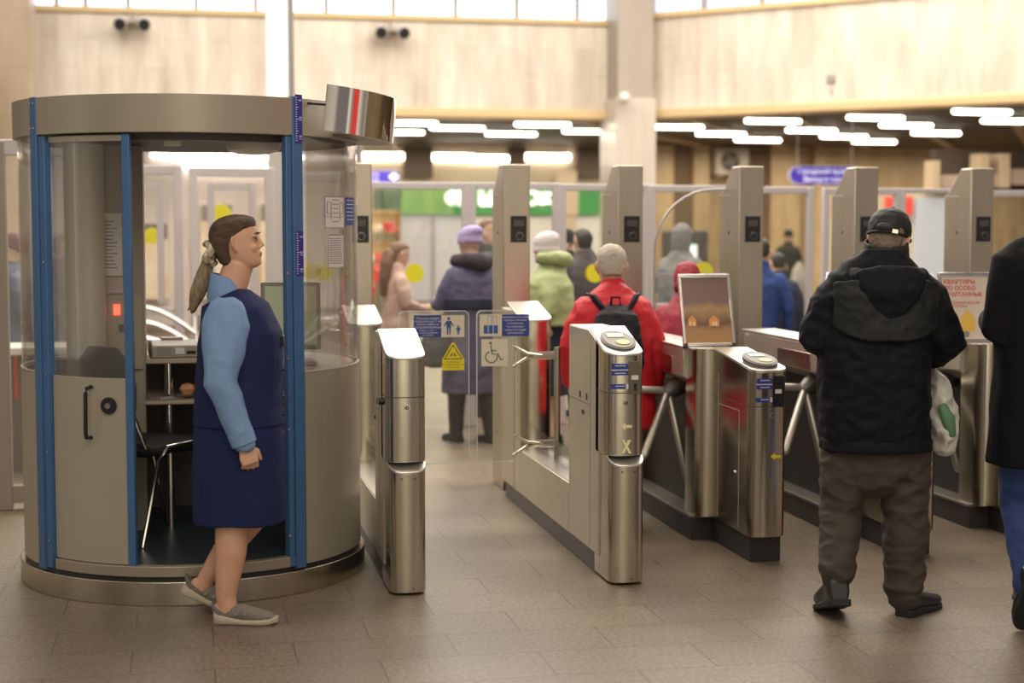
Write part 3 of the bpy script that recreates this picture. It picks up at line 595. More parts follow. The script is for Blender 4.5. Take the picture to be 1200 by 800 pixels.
# machine on desk
pr = thing('desk_receipt_machine', 'grey boxy receipt machine on the booth desk', 'machine', (BC[0]-.10, BC[1]+.33, 1.0065), .1)
MB().prism([(-.13, 0), (.13, 0), (.13, .07), (-.02, .085), (-.13, .06)], 'x', -.115, .115).build('case', mat('beige plastic', (.36, .33, .27), .5), pr, bevel=.008)
MB().box(-.09, -.02, -.133, -.13, .015, .055).build('dark_vent', greyp, pr); MB().box(.0, .045, -.134, -.13, .02, .05).build('white_label', whitelab, pr); MB().box(.055, .10, -.134, -.13, .02, .035).build('card_slot', blackp, pr)
MB().box(-.06, .05, -.02, .06, .085, .095).build('paper_cover', mat('cream plastic', (.46, .42, .34), .5), pr, bevel=.004)
bag = MB(); rr = random.Random(4)
for k_ in range(7): bag.ell((rr.uniform(-.05, .05), rr.uniform(-.03, .03), .04+rr.uniform(-.0, .03)), (.035, .03, .03), 8)
bo = bag.build('snack_bag', mat('orange snack wrapper', (.60, .22, .05), .25, .2, var=(.7, .55, .35), vscale=14)); bo.location = (BC[0]+.0, BC[1]+.20, .803); tag(bo, 'crumpled orange snack bag on the lower desk shelf', 'snack bag')
ph = MB().box(-.035, .035, -.015, .015, 0, .018).build('small_remote', mat('grey plastic', (.30, .28, .26), .45), bevel=.004); ph.location = (BC[0]-.13, BC[1]+.13, .805); tag(ph, 'small grey remote at the front edge of the desk shelf', 'remote')
# monitor on the desk
mo = thing('computer_monitor', 'flat monitor with a pale green screen standing on the booth desk', 'monitor', (BC[0]+.47, BC[1]-.14, 1.0055), math.radians(-2))
T = Matrix.Rotation(math.radians(-8), 4, 'X')
MB().box(-.15, .135, -.02, .02, .06, .385, T).build('bezel', mat('monitor shell', (.26, .25, .24), .4), mo, bevel=.006)
MB().box(-.13, .115, -.023, -.02, .08, .365, T).build('screen', mat('pale screen', (.42, .46, .30), .3, emit=.12), mo)
MB().cyl((0, .04, .0), (0, .04, .16), .02).box(-.09, .09, -.04, .1, 0, .012).build('stand', mat('dark stand', (.08, .08, .09), .4), mo)
kb = MB().box(-.12, .12, -.05, .05, 0, .02).build('keyboard', mat('cream plastic', (.46, .42, .34), .5), bevel=.004); kb.location = (BC[0]+.45, BC[1]-.32, 1.0055); tag(kb, 'pale keyboard lying in front of the monitor in the booth', 'keyboard')
# ================================================================ GATES
def nosepoly(w, y0, y1, r=None, n=10):
    """plan outline: flat back at y1, rounded nose towards y0"""
    h = w/2; d = r or h*.75; pts = [(h, y1), (-h, y1)]
    for k in range(n+1):
        a = PI + PI*k/n; pts.append((h*math.copysign(abs(math.cos(a))**.62, math.cos(a)), y0+d+d*math.copysign(abs(math.sin(a))**.8, math.sin(a))))
    return pts
def column(name, par, w, y0, y1, z0, z1, m, top=None):
    """vertical prism, its top optionally cut to the slope z = top(y)"""
    pts = nosepoly(w, y0, y1); n = len(pts)
    lo = [Vector((x, y, z0)) for x, y in pts]; hi = [Vector((x, y, top(y) if top else z1)) for x, y in pts]
    return MB().ring([lo, hi]).build(name, m, par, bevel=.0015)
def sloped_lid(par, w, y0, y1, yb, top, th=.012, m=None):
    pts = nosepoly(w*1.01, y0-.002, y1); lo = [Vector((x, y, top(y))) for x, y in pts]; hi = [Vector((x, y, top(y)+th)) for x, y in pts]
    return MB().ring([lo, hi]).build('lid', m or toplid, par, bevel=.004)
def arrow_poly(s): return [(-s, 0), (-s*.2, s*.62), (-s*.2, s*.22), (s, s*.22), (s, -s*.22), (-s*.2, -s*.22), (-s*.2, -s*.62)]
def reader_kit(par, y, ztop, slope, kind, w):
    """y: front face, ztop: height of front top edge"""
    Tm = Matrix.Translation((.0, y+.155, ztop+.155*slope+.012)) @ Matrix.Rotation(math.atan(slope), 4, 'X')
    def disc(z0, z1, rx, ry, name, m, p=par, cx=0, cy=0):
        r0 = [Tm @ Vector((cx+rx*math.cos(2*PI*i/32), cy+ry*math.sin(2*PI*i/32), z0)) for i in range(32)]; r1 = [Tm @ Vector((cx+rx*math.cos(2*PI*i/32), cy+ry*math.sin(2*PI*i/32), z1)) for i in range(32)]
        return MB().ring([r0, r1]).build(name, m, p, bevel=.002)
    dd = disc(0, .02, .082, .125, 'card_reader', mat('reader grey', (.10, .092, .08), .5))
    disc(.02, .023, .072, .112, 'reader_face', mat('reader face', (.17, .155, .13), .5), dd)
    disc(.023, .026, .034, .032, 'yellow_target', mat('reader yellow', (.52, .48, .12), .4), dd, .012, -.045)
    MB().box(-.045, .035, .02, .068, .023, .026, Tm).build('display', mat('reader display', (.45, .42, .33), .3), dd)
    # slot plate and stickers on the nose
    MB().box(.012, w/2-.022, y-.004, y+.03, ztop-.165, ztop-.012).build('slot_plate', mat('slot plate', (.20, .18, .14), .3, .8) if kind == 'X' else blackp, par, bevel=.002)
    MB().box(.022, .055, y-.008, y-.003, ztop-.098, ztop-.078).build('coin_flap', whitelab, par, bevel=.001)
    MB().box(.034, .048, y-.007, y-.003, ztop-.15, ztop-.115).build('token_slot', blackp, par)
    for (za, zb_) in ((.048, .024), (.075, .055)): 
        l = MB().box(-.068, .008, y-.003, y+.03, ztop-za-.002, ztop-zb_).build('blue_label', bluelab, par)
    MB().box(-.068, .008, y-.0025, y+.03, ztop-.055, ztop-.048).build('white_label', whitelab, par)
    l = MB().box(-.072, -.005, y-.003, y+.03, ztop-.14, ztop-.118).build('blue_label', bluelab, par); MB().box(-.002, .009, y-.003, y+.03, ztop-.14, ztop-.118).build('white_label', whitelab, par)
    for (z, w_) in ((.033, .05), (.067, .05), (.127, .045)): MB().box(-.03-w_/2, -.03+w_/2, y-.0036, y-.003, ztop-z-.0018, ztop-z+.0018).build('label_text', whitelab, par)
def lock(par, x, y, z, r=.0135):
    MB().cyl((x, y, z), (x, y-.007, z), r, 20).build('lock', chrome, par); MB().cyl((x, y-.007, z), (x, y-.0085, z), r*.7, 16).build('lock_core', mat('dark metal', (.12, .11, .1), .4, .8), par)
    MB().box(x-.0015, x+.0015, y-.0095, y-.0083, z-.005, z+.005).build('key_slot', chrome, par)
def tall_end(par, w, y0, sgn, kind):
    """cabinet end with a rounded nose; sgn=1 nose faces the camera"""
    top = lambda y: 1.06 + .30*max(0, min(.36, (y-y0-.02)))
    return top
def wide_gate(x, label, kind, L=2.5, flapside=None, fc=.62):
    g = thing('wide_gate_cabinet', label, 'ticket gate', (x, 6.955, 0)); w = .18
    top = lambda y: 1.06 + .30*max(0, min(.36, (y-.04)))
    MB().box(-w/2+.012, w/2-.012, .14, L-.05, 0, .13).build('plinth', plinthg, g, bevel=.003)
    sc_ = lambda y: .552+.045*min(1, max(0, y)/.075)
    column('lower_column', g, .165, 0, .30, .012, .585, steel, sc_)
    # scooped lip
    lp = nosepoly(.168, -.002, .2); MB().ring([[Vector((x_, y_, sc_(y_))) for x_, y_ in lp], [Vector((x_, y_, sc_(y_)+.009)) for x_, y_ in lp]]).build('scoop_lip', toplid, g, bevel=.002)
    column('upper_column', g, w, .046, .26, .598, 1.06, steel, top)
    MB().arc((0, .11), .0, .0935, 180, 360, .888, .893, 24).build('seam', seam, g) if 0 else None
    sp = nosepoly(w+.001, .0415, .26); MB().ring([[Vector((a, b, .889)) for a, b in sp], [Vector((a, b, .893)) for a, b in sp]]).build('seam', seam, g)
    MB().prism([(.20, .10), (fc, .10), (fc, 1.165), (.40, 1.165), (.20, 1.105)], 'x', -w/2, w/2).build('front_cabinet', panel, g, bevel=.008)
    for s in (-1, 1):
        sx = s*(w/2+.0006)
        MB().box(min(sx, sx-s*.002), max(sx, sx-s*.002), .36, .3635, .13, 1.1).build('seam', seam, g)
        MB().box(min(sx, sx-s*.002), max(sx, sx-s*.002), .3635, fc, .80, .803).build('seam', seam, g)
        for yy in (.42, .55): MB().box(min(sx, sx+s*.002), max(sx, sx+s*.002), yy, yy+.025, .82, .85).build('catch', mat('dark metal', (.12, .11, .1), .4, .8), g)
        MB().cyl((sx, .5, .755), (sx+s*.006, .5, .755), .012, 16).build('side_lock', mat('dark metal', (.12, .11, .1), .4, .8), g)
    sloped_lid(g, w, .042, .40, 0, top)
    MB().box(-w/2, w/2, fc, L-.55, .10, .355).build('low_panel', panel, g, bevel=.004)
    MB().box(-w/2+.005, w/2-.005, fc, L-.55, .355, .362).build('low_panel_top', toplid, g)
    MB().box(-.006, .006, fc+.01, L-.56, .36, .48).build('glass_pane', cleargl, g)
    # rear cabinet
    rear = lambda y: 1.11 + .2*(y-(L-.6))
    pts = nosepoly(w, L-.60, L-.3); MB().ring([[Vector((a, b, .10)) for a, b in pts], [Vector((a, b, rear(b))) for a, b in pts]]).build('rear_column', steel, g, bevel=.0015)
    MB().box(-w/2-.003, w/2+.003, L-.38, L, .10, 1.165).build('rear_cabinet', panel, g, bevel=.008)
    pts = nosepoly(w+.012, L-.605, L-.18); MB().ring([[Vector((a, b, rear(b)+.0)) for a, b in pts], [Vector((a, b, rear(b)+.014)) for a, b in pts]]).build('rear_lid', toplid, g, bevel=.003)
    for z in (.965, .465): pass
    lock(g, 0.0, .044, .845)
    if kind == 'X':
        reader_kit(g, .044, 1.05, .30, 'X', w)
        MB().prism([(a-.0, b+.735) for a, b in arrow_poly(.026)], 'y', .036, .046).build('arrow_mark', mat('pale enamel', (.88, .82, .50), .5), g)
        MB().prism([(-.024, .61), (-.012, .61), (0, .634), (.012, .61), (.024, .61), (.007, .643), (.022, .672), (.011, .672), (0, .652), (-.011, .672), (-.022, .672), (-.007, .643)], 'y', .036, .046).build('cross_mark', mat('pale enamel', (.88, .82, .50), .5), g)
    else:
        MB().cyl((-w/2-.02, .2, .86), (-w/2, .2, .86), .016, 16).build('side_knob', blackp, g)
    for xx in (-.03, .03): MB().cyl((xx, .004, .53), (xx, -.004, .53), .004, 8).build('screw', mat('dark metal', (.12, .11, .1), .4, .8), g)
    MB().cyl((.02, .004, .03), (.02, -.003, .03), .004, 8).build('screw', mat('dark metal', (.12, .11, .1), .4, .8), g)
    return g
G1 = wide_gate(.945, 'plain steel gate cabinet with a bright white sloped lid, right beside the booth', 'plain', L=2.3, fc=.52)
G2 = wide_gate(1.965, 'steel gate cabinet marked with an arrow and an X, right of the wide aisle', 'X', L=2.55, fc=.80)
# glass flaps with brackets
def finger_bracket(par, sx, z, xe, xg):
    """arm from the rod at xe to the glass at xg with two splayed fingers"""
    s = 1 if xg < xe else -1
    b = MB(); b.loft([(xe, 0, z), (xg+s*.13, 0, z)], [(.012, .022)]*2, 10, (0, 0, 1), 4)
    b.loft([(xg+s*.14, 0, z), (xg+s*.06, -.004, z+.012), (xg-s*.02, -.01, z+.058)], [(.010, .020), (.009, .018), (.006, .008)], 10, (0, 1, 0), 3)
    b.loft([(xg+s*.14, 0, z), (xg+s*.06, -.004, z-.012), (xg-s*.02, -.01, z-.058)], [(.010, .020), (.009, .018), (.006, .008)], 10, (0, 1, 0), 3)
    o = b.build('bracket', steel, par)
    for dx, dz in ((.05, .02), (.05, -.02), (.1, 0)): MB().cyl((xg+s*dx, -.018, z+dz), (xg+s*dx, -.012, z+dz), .005, 8).build('screw', blackp, o)
def flap(x0, x1, xe, sgn, lab, signs):
    r = thing('glass_flap', lab, 'gate flap', ((x0+x1)/2, 8.4, 0)); h = (x1-x0)/2; z0, z1 = .375, 1.205
    zt = at(520, 364, 8.4).z
    def rr(hw, za, zb_, rad, inner):   # rounded rect, rounding only on the inner side
        p = []
        for (cx, cz, a0) in ((hw-rad, zb_-rad, 0), (-hw+rad, zb_-rad, 90), (-hw+rad, za+rad, 180), (hw-rad, za+rad, 270)):
            for k in range(6): a = math.radians(a0+90*k/5); p.append((cx+rad*math.cos(a), cz+rad*math.sin(a)))
        return p
    po = rr(h, z0, zt, .03, 1); pi_ = rr(h-.004, z0+.004, zt-.004, .027, 1)
    MB().prism(pi_, 'y', -.004, .004).build('glass', cleargl, r)
    vv = [Vector((a, y, b)) for y in (-.005, .005) for a, b in po] + [Vector((a, y, b)) for y in (-.005, .005) for a, b in pi_]; n = len(po)
    rim = MB(); ff = []
    for i in range(n):
        j = (i+1) % n; ff += [(i, j, 2*n+j, 2*n+i), (n+i, 3*n+i, 3*n+j, n+j), (i, n+i, n+j, j), (2*n+i, 2*n+j, 3*n+j, 3*n+i)]
    rim.add(vv, ff); rim.build('polished_edge', edgegl, r)
    xl = xe-(x0+x1)/2
    for z in (.955, .47): finger_bracket(r, sgn, z, xl, -h+.07 if sgn < 0 else h-.0)
    MB().cyl((xl, 0, .36), (xl, 0, 1.0), .018).build('hinge_rod', steel, r)
    return r
F1 = flap(1.09, 1.475, 1.045, -1, 'left clear glass flap carrying the blue family sign and yellow warning', 0)
F2 = flap(1.515, 1.735, 1.965, 1, 'right clear glass flap carrying the luggage and wheelchair signs', 0)
def plate(par, x0, x1, z0, z1, m, name, y=-.006, r=.0):
    return MB().box(x0, x1, y-.0015, y, z0, z1).build(name, m, par, bevel=.0)
def signpos(root, px0, px1, py0, py1):
    a = at(px0, py1, 8.394); b = at(px1, py0, 8.394); ox = root.location.x; return a.x-ox, b.x-ox, a.z, b.z
def txtlines(par, x0, x1, z0, z1, n, m, y):
    rr = random.Random(int(z0*999)+n); t = MB(); w = x1-x0; h = (z1-z0)
    return t
# family sign
x0, x1, z0, z1 = signpos(F1, 485, 517, 369, 395)
s = plate(F1, x0, x1, z0, z1, bluelab, 'blue_text_sign')
for k, t in enumerate(['Проход людей', 'в возрасте до 7 лет', 'только вместе', 'с сопровождающим']): text_mesh('lettering', t, (z1-z0)*.15, whitelab, s, Matrix.Translation(((x0+x1)/2, -.0078, z1-(z1-z0)*(.15+.135*k))) @ FRONT, depth=.0002)
for k, t in enumerate(['Children under 7', 'must be accompanied', 'by an adult']): text_mesh('lettering', t, (z1-z0)*.11, whitelab, s, Matrix.Translation(((x0+x1)/2, -.0078, z1-(z1-z0)*(.70+.105*k))) @ FRONT, depth=.0002)
x0, x1, z0, z1 = signpos(F1, 517, 544, 369, 395); s = plate(F1, x0, x1, z0, z1, creamlab, 'family_pictogram'); cx = (x0+x1)/2; h = z1-z0
def figure(par, cx, zb, H, m, y=-.008):
    f = MB(); f.loft([(cx, y, zb+H*.93), (cx, y-.001, zb+H*.93)], [H*.085]*2, 14, (0, 0, 1))
    f.prism([(cx-H*.15, zb+H*.80), (cx+H*.15, zb+H*.80), (cx+H*.13, zb+H*.40), (cx-H*.13, zb+H*.40)], 'y', y, y-.001)
    for s_ in (-1, 1):
        f.prism([(cx+s_*H*.02, zb+H*.42), (cx+s_*H*.12, zb+H*.42), (cx+s_*H*.11, zb), (cx+s_*H*.03, zb)], 'y', y, y-.001)
        f.prism([(cx+s_*H*.13, zb+H*.80), (cx+s_*H*.30, zb+H*.52), (cx+s_*H*.25, zb+H*.48), (cx+s_*H*.10, zb+H*.70)], 'y', y, y-.001)
    f.build('figure', m, par)
figure(s, cx-.022, z0+h*.12, h*.78, pictblue); figure(s, cx+.030, z0+h*.12, h*.42, pictblue)
x0, x1, z0, z1 = signpos(F1, 518, 544, 401, 434); cx = (x0+x1)/2; h = z1-z0; w = x1-x0
s = MB().prism([(x0, z0), (x1, z0), (x1, z0+h*.38), (cx+w*.06, z1), (cx-w*.06, z1), (x0, z0+h*.38)], 'y', -.0075, -.006).build('warning_sign', signyel, F1)
tri = lambda k: [(cx-w*.42*k, z0+h*.40+h*.18*(1-k)), (cx+w*.42*k, z0+h*.40+h*.18*(1-k)), (cx, z0+h*.93-h*.38*(1-k)*.9)]
MB().prism(tri(1), 'y', -.0082, -.0075).build('black_triangle', blackp, s); MB().prism(tri(.84), 'y', -.0088, -.0082).build('yellow_triangle', signyel, s)
hm = MB()
for sx in (-1, 1): hm.prism([(cx+sx*w*.02, z0+h*.52), (cx+sx*w*.17, z0+h*.50), (cx+sx*w*.10, z0+h*.60), (cx+sx*w*.03, z0+h*.64)], 'y', -.0092, -.0088)
hm.build('hands_mark', mat('dark ochre print', (.25, .2, .02), .6), s)
for k, t in enumerate(['Осторожно!', 'Не задерживайтесь', 'в проходе']): text_mesh('lettering', t, h*.085, mat('dark ochre print', (.25, .2, .02), .6), s, Matrix.Translation((cx, -.0078, z0+h*(.30-.09*k))) @ FRONT, depth=.0002)
# luggage / wheelchair
x0, x1, z0, z1 = signpos(F2, 562, 588, 368, 394); s = plate(F2, x0, x1, z0, z1, creamlab, 'luggage_pictogram'); w = x1-x0; h = z1-z0
lg = MB()
for k in range(3): a = x0+w*(.18+.225*k); lg.box(a, a+w*.19, -.0085, -.0075, z0+h*.12, z0+h*.50)
lg.build('suitcases', pictblue, s); lg = MB()
for k in range(2): 
    a = x0+w*(.35+.24*k); lg.box(a, a+w*.02, -.0085, -.0075, z0+h*.5, z0+h*.92); lg.box(a+w*.17, a+w*.19, -.0085, -.0075, z0+h*.5, z0+h*.92); lg.box(a, a+w*.19, -.0085, -.0075, z0+h*.90, z0+h*.93)
lg.build('suitcase_handles', mat('grey line', (.25, .27, .3), .5), s)
x0, x1, z0, z1 = signpos(F2, 588, 620, 368, 394); s = plate(F2, x0, x1, z0, z1, bluelab, 'blue_text_sign')
for k, t in enumerate(['Уважаемые пассажиры!', 'проход с багажом', 'и колясками', 'Dear passengers!', 'passage with luggage', 'and wheelchairs']): text_mesh('lettering', t, (z1-z0)*.12, whitelab, s, Matrix.Translation(((x0+x1)/2, -.0078, z1-(z1-z0)*(.12+.145*k))) @ FRONT, depth=.0002)
x0, x1, z0, z1 = signpos(F2, 564, 595, 397, 429); s = plate(F2, x0, x1, z0, z1, creamlab, 'wheelchair_pictogram'); w = x1-x0; h = z1-z0
wc = MB(); X = lambda u: x0+w*u; Z = lambda v: z0+h*v; yy = -.0085; rr_ = h*.022
wc.loft([(X(.35), yy, Z(.86)), (X(.35), yy-.001, Z(.86))], [h*.055]*2, 14, (0, 0, 1))
wc.tube([(X(.36), yy, Z(.78)), (X(.40), yy, Z(.45)), (X(.63), yy, Z(.45)), (X(.74), yy, Z(.22)), (X(.83), yy, Z(.27))], rr_, 6); wc.tube([(X(.38), yy, Z(.58)), (X(.56), yy, Z(.58))], rr_, 6)
wc.tube([(X(.38+.22*math.cos(math.radians(a))), yy, Z(.34+.21*math.sin(math.radians(a)))) for a in range(110, 381, 18)], rr_, 6)
wc.build('wheelchair_figure', mat('wheelchair print', (.12, .14, .18), .5), s)
# tripod turnstiles
def tripod_gate(x, label, ztop=1.02):
    g = thing('tripod_turnstile', label, 'turnstile', (x, 7.28, 0))
    # main body: lane side recess under an overhanging housing
    MB().prism([(0, .62), (.20, .62), (.28, .06), (.28, -.0), (.12, -.0), (.115, .50), (0, .60)], 'z', 0, .13).build('plinth', plinthm, g) if 0 else None
    MB().box(.012, .20, .64, 2.05, 0, .12).build('plinth', plinthm, g, bevel=.002); MB().box(.125, .285, .05, .66, 0, .13).build('plinth', plinthm, g, bevel=.002)
    MB().box(0, .21, .64, 2.05, .12, .135).build('base_tray', mat('dull tray', (.28, .25, .22), .4, .7), g, bevel=.002)
    MB().box(.12, .20, .75, 1.9, .135, .80).build('recess_panel', mat('black recess', (.012, .012, .015), .5), g)
    MB().prism([(-.0, .86), (.10, .80), (.21, .78), (.21, ztop-.01), (0, ztop-.01)], 'y', .76, 1.95).build('housing', panel, g, bevel=.006)
    MB().box(-.004, .001, .95, 1.45, .86, .955).build('side_plate', steel, g, bevel=.002)
    for yy_ in (1.0, 1.38): MB().box(-.006, -.003, yy_, yy_+.016, .89, .925).build('catch', seam, g)
    pts = [(a+.122, b) for a, b in nosepoly(.188, .58, .80)]
    MB().ring([[Vector((a, b, .13)) for a, b in pts], [Vector((a, b, ztop)) for a, b in pts]]).build('front_column', steel, g, bevel=.002)
    MB().box(.002, .213, 1.92, 2.045, .13, ztop-.01).build('rear_column', panel, g, bevel=.02)
    MB().box(-.004, .216, .62, 2.06, ztop-.008, ztop+.004).build('top_plate', toplid, g, bevel=.003)
    # reader pillar
    top = lambda y: .945 + .20*max(0, y-.0)
    pts = [(a+.205, b) for a, b in nosepoly(.19, 0, .60)]
    MB().ring([[Vector((a, b, .13)) for a, b in pts], [Vector((a, b, top(b) if b < .35 else top(.35))) for a, b in pts]]).build('reader_pillar', steeld, g, bevel=.002)
    pts = [(a+.205, b) for a, b in nosepoly(.193, -.002, .60)]
    MB().ring([[Vector((a, b, top(min(b, .35)))) for a, b in pts], [Vector((a, b, top(min(b, .35))+.012)) for a, b in pts]]).build('lid', toplid, g, bevel=.003)
    sp = [(a+.205, b) for a, b in nosepoly(.191, -.001, .595)]; MB().ring([[Vector((a, b, .775)) for a, b in sp], [Vector((a, b, .779)) for a, b in sp]]).build('seam', seam, g)
    MB().box(.1085, .110, .18, .50, .74, .742).box(.1085, .110, .18, .182, .15, .74).box(.1085, .110, .50, .502, .15, .90).build('door_seam', mat('pale seam', (.5, .46, .42), .4), g)
    MB().cyl((.110, .24, .42), (.103, .24, .42), .010, 12).build('side_lock', chrome, g)
    hub = bpy.data.objects.new('reader', None); COL.objects.link(hub); hub.parent = g; hub.location = (.205, 0, 0)
    reader_kit(hub, .0, .94, .20, 'N', .19); lock(hub, 0.01, 0, .735)
    MB().prism([(a+.03, b+.53) for a, b in arrow_poly(.026)], 'y', -.005, .003).build('yellow_arrow', mat('yellow arrow', (.85, .78, .03), .5), hub)
    for c_ in list(hub.children): c_.parent = g; c_.location = (.205, 0, 0)
    bpy.data.objects.remove(hub)
    # tripod
    hp = Vector((.035, 1.05, .765))
    tr = bpy.data.objects.new('tripod', None); COL.objects.link(tr); tr.parent = g; tr.location = hp
    MB().loft([(.06, .02, .03), (0, 0, 0), (-.05, -.015, -.03)], [.058, .052, .034], 20, (0, 1, 0)).build('hub', mat('dark hub', (.16, .15, .14), .45, .6), tr)
    for e in ((-.47, .0, .015), (-.24, -.26, -.33), (.03, -.17, -.47)):
        e = Vector(e); MB().loft([Vector((-.03, -.01, -.01)), e], [.022, .022], 14, (0, .2, 1), dome=True).build('arm', mat('satin tube', (.50, .47, .42), .42, .8), tr)
    return g
G3 = tripod_gate(2.57, 'tripod turnstile with a framed advert on top, third from the booth')
G4 = tripod_gate(3.37, 'tripod turnstile mostly hidden behind the man in the black cap')
G5 = tripod_gate(4.17, 'tripod turnstile carrying the white poster, beside the man at the right edge')
G4r = tripod_gate(4.97, 'tripod turnstile behind the man at the right edge') if 0 else None
# sensor posts
def post(px_l, label):
    xl = at(px_l, 300, 9.67).x; r = thing('sensor_post', label, 'post', (xl, 9.67, 0)); w = .17
    zt = 2.045
    MB().prism([(0, 0), (.37, 0), (.37, 1.86), (.30, 1.90), (.14, zt), (0, zt)], 'x', 0, w).build('body', mat('post steel', (.47, .415, .35), .33, .9, var=(.53, .47, .40), vscale=5, vstretch=(9, 9, .4)), r, bevel=.008)
    MB().box(-.002, w+.002, -.004, .0, .0, .05).build('foot', plinthg, r)
    b = MB().box(.045, .148, -.004, .001, 1.56, 1.725).build('sensor_window', blackp, r, bevel=.002)
    MB().loft([(.10, -.004, 1.60), (.10, -.014, 1.60)], [.028, .025], 20, (0, 0, 1)).build('lens_ring', mat('pale ring', (.20, .20, .20), .25, .8), b); MB().loft([(.10, -.0145, 1.60), (.10, -.018, 1.60)], [.02, .017], 18, (0, 0, 1)).build('lens', blackp, b)
    MB().box(.065, .13, -.007, -.004, 1.66, 1.70).build('window_bar', mat('dark bar', (.09, .085, .08), .4), b)
    MB().cyl((-.003, .18, 1.62), (.001, .18, 1.62), .010, 12).build('side_hole', blackp, r)
    for z in (.9, .35): MB().cyl((-.003, .2, z), (.001, .2, z), .008, 10).build('side_screw', blackp, r)
    MB().prism([(.16, 1.86), (.37, 1.862), (.37, 1.868), (.16, 1.866)], 'x', -.003, .0).build('side_seam', toplid, r)
    return r
for px, l in ((404, 'tall steel sensor post just behind the right side of the booth'), (590, 'tall steel sensor post beside the purple-hatted woman'), (723, 'tall steel sensor post behind the red-jacketed man'), (865, 'tall steel sensor post right of the framed advert'), (1000, 'tall steel sensor post directly behind the black cap'), (1136, 'tall steel sensor post nearest the right edge')):
    post(px, l)
# tall clear wing beside the third post
q0 = at(767, 300, 9.9); q1 = at(862, 300, 9.9); zt = at(850, 222, 9.9).z; r_ = .40
r = thing('clear_glass_wing', 'tall clear glass wing with a rounded steel edge left of the framed-advert post', 'glass wing', (q0.x, 9.9, 0)); wq = q1.x-q0.x
pts = [(wq, .2), (0, .2)] + [(r_*(1-math.cos(math.radians(a))), zt-r_+r_*math.sin(math.radians(a))*1.0) for a in range(0, 91, 10)] + [(wq, zt)]
MB().prism(pts, 'y', -.004, .004).build('glass', cleargl, r)
MB().tube([(0, 0, .2)]+[(a, 0, b) for a, b in pts[2:]], .008, 8).build('edge_rail', alu, r)
MB().box(0, wq, -.012, .012, 1.33, 1.355).build('cross_rail', alu, r); MB().cyl((.02, 0, 0), (.02, 0, .22), .02).build('foot', alu, r)
# advert stands
def ad_stand(x, y, rz, lab, art, w=.285, h=.40, tilt=20, z=1.025):
    r = thing('advert_stand', lab, 'advert stand', (x, y, z), rz); T = Matrix.Rotation(math.radians(-tilt), 4, 'X')
    t = .016
    MB().box(-w/2, -w/2+t, -.01, .01, 0, h, T).build('side_rail', chrome, r, bevel=.003); MB().box(w/2-t, w/2, -.01, .01, 0, h, T).build('side_rail', chrome, r, bevel=.003)
    MB().box(-w/2, w/2, -.011, .011, h-.022, h, T).build('top_rail', chrome, r, bevel=.003); MB().box(-w/2, w/2, -.011, .011, 0, t, T).build('bottom_rail', chrome, r, bevel=.003)
    MB().box(-w/2+.01, w/2-.01, .0, .008, .005, h-.005, T).build('back_board', mat('dark back board', (.05, .05, .07), .5), r)
    b = MB().loft([(0, .02+.35*math.sin(math.radians(tilt)), .33), (0, .24, 0)], [(.004, .04)]*2, 8, (1, 0, 0), 4); b.build('easel_leg', greyp, r)
    for sx in (-1, 1): MB().box(sx*(w/2-.012)-.01, sx*(w/2-.012)+.01, -.014, .012, -.006, .014, T).build('corner_clip', blackp, r)
    return r, T
ad, T = ad_stand(2.69, 7.96, math.radians(-3), 'silver framed advert with a sunset-brown poster on the third gate', 0)
m = bpy.data.materials.new('brown poster'); m.use_nodes = True; nt = m.node_tree; bs = nt.nodes['Principled BSDF']
tcn = nt.nodes.new('ShaderNodeTexCoord'); sp_ = nt.nodes.new('ShaderNodeSeparateXYZ'); rp = nt.nodes.new('ShaderNodeValToRGB'); nn = nt.nodes.new('ShaderNodeTexNoise'); nn.inputs['Scale'].default_value = 7
mm = nt.nodes.new('ShaderNodeMath'); mm.operation = 'MULTIPLY_ADD'; mm.inputs[1].default_value = 2.5
m3_ = nt.nodes.new('ShaderNodeMath'); m3_.operation = 'MULTIPLY_ADD'; m3_.inputs[1].default_value = .22
nt.links.new(tcn.outputs['Object'], sp_.inputs[0]); nt.links.new(sp_.outputs['Z'], mm.inputs[0]); mm.inputs[2].default_value = -.11; nt.links.new(tcn.outputs['Object'], nn.inputs['Vector']); nt.links.new(nn.outputs['Fac'], m3_.inputs[0]); nt.links.new(mm.outputs[0], m3_.inputs[2]); nt.links.new(m3_.outputs[0], rp.inputs[0]); nt.links.new(rp.outputs[0], bs.inputs['Base Color'])
e = rp.color_ramp.elements; e[0].position = .0; e[0].color = (.45, .24, .08, 1); e[1].position = 1; e[1].color = (.20, .115, .10, 1)
for p_, c_ in ((.2, (.42, .22, .09, 1)), (.30, (.16, .08, .05, 1)), (.46, (.45, .28, .12, 1)), (.56, (.24, .14, .12, 1))): q_ = rp.color_ramp.elements.new(p_); q_.color = c_
bs.inputs['Roughness'].default_value = .25
MB().box(-.127, .127, -.004, -.001, .016, .38, T).build('poster', m, ad)
om = mat('glowing orange print', (.80, .30, .08), .4); hm_ = MB()
for cx_, wd in ((-.085, .045), (.035, .055)):
    MB().prism([(cx_-wd/2, .11), (cx_+wd/2, .11), (cx_+wd/2, .145), (cx_, .17), (cx_-wd/2, .145)], 'y', -.0055, -.004, T).build('printed_house', om, ad)
hm_ = MB()
for cx_ in (-.095, -.075, .03, .045): hm_.box(cx_-.005, cx_+.005, -.0065, -.0055, .112, .135, T)
hm_.build('printed_windows', mat('cream print', (.85, .7, .45), .4), ad)
ad2, T = ad_stand(4.20, 7.96, math.radians(-3), 'silver framed white poster with red Cyrillic lettering beside the man at the right edge', 0, w=.30)
MB().box(-.135, .135, -.004, -.001, .016, .38, T).build('poster', mat('cream poster', (.66, .56, .48), .4), ad2)
redp = mat('red print', (.62, .07, .06), .5)
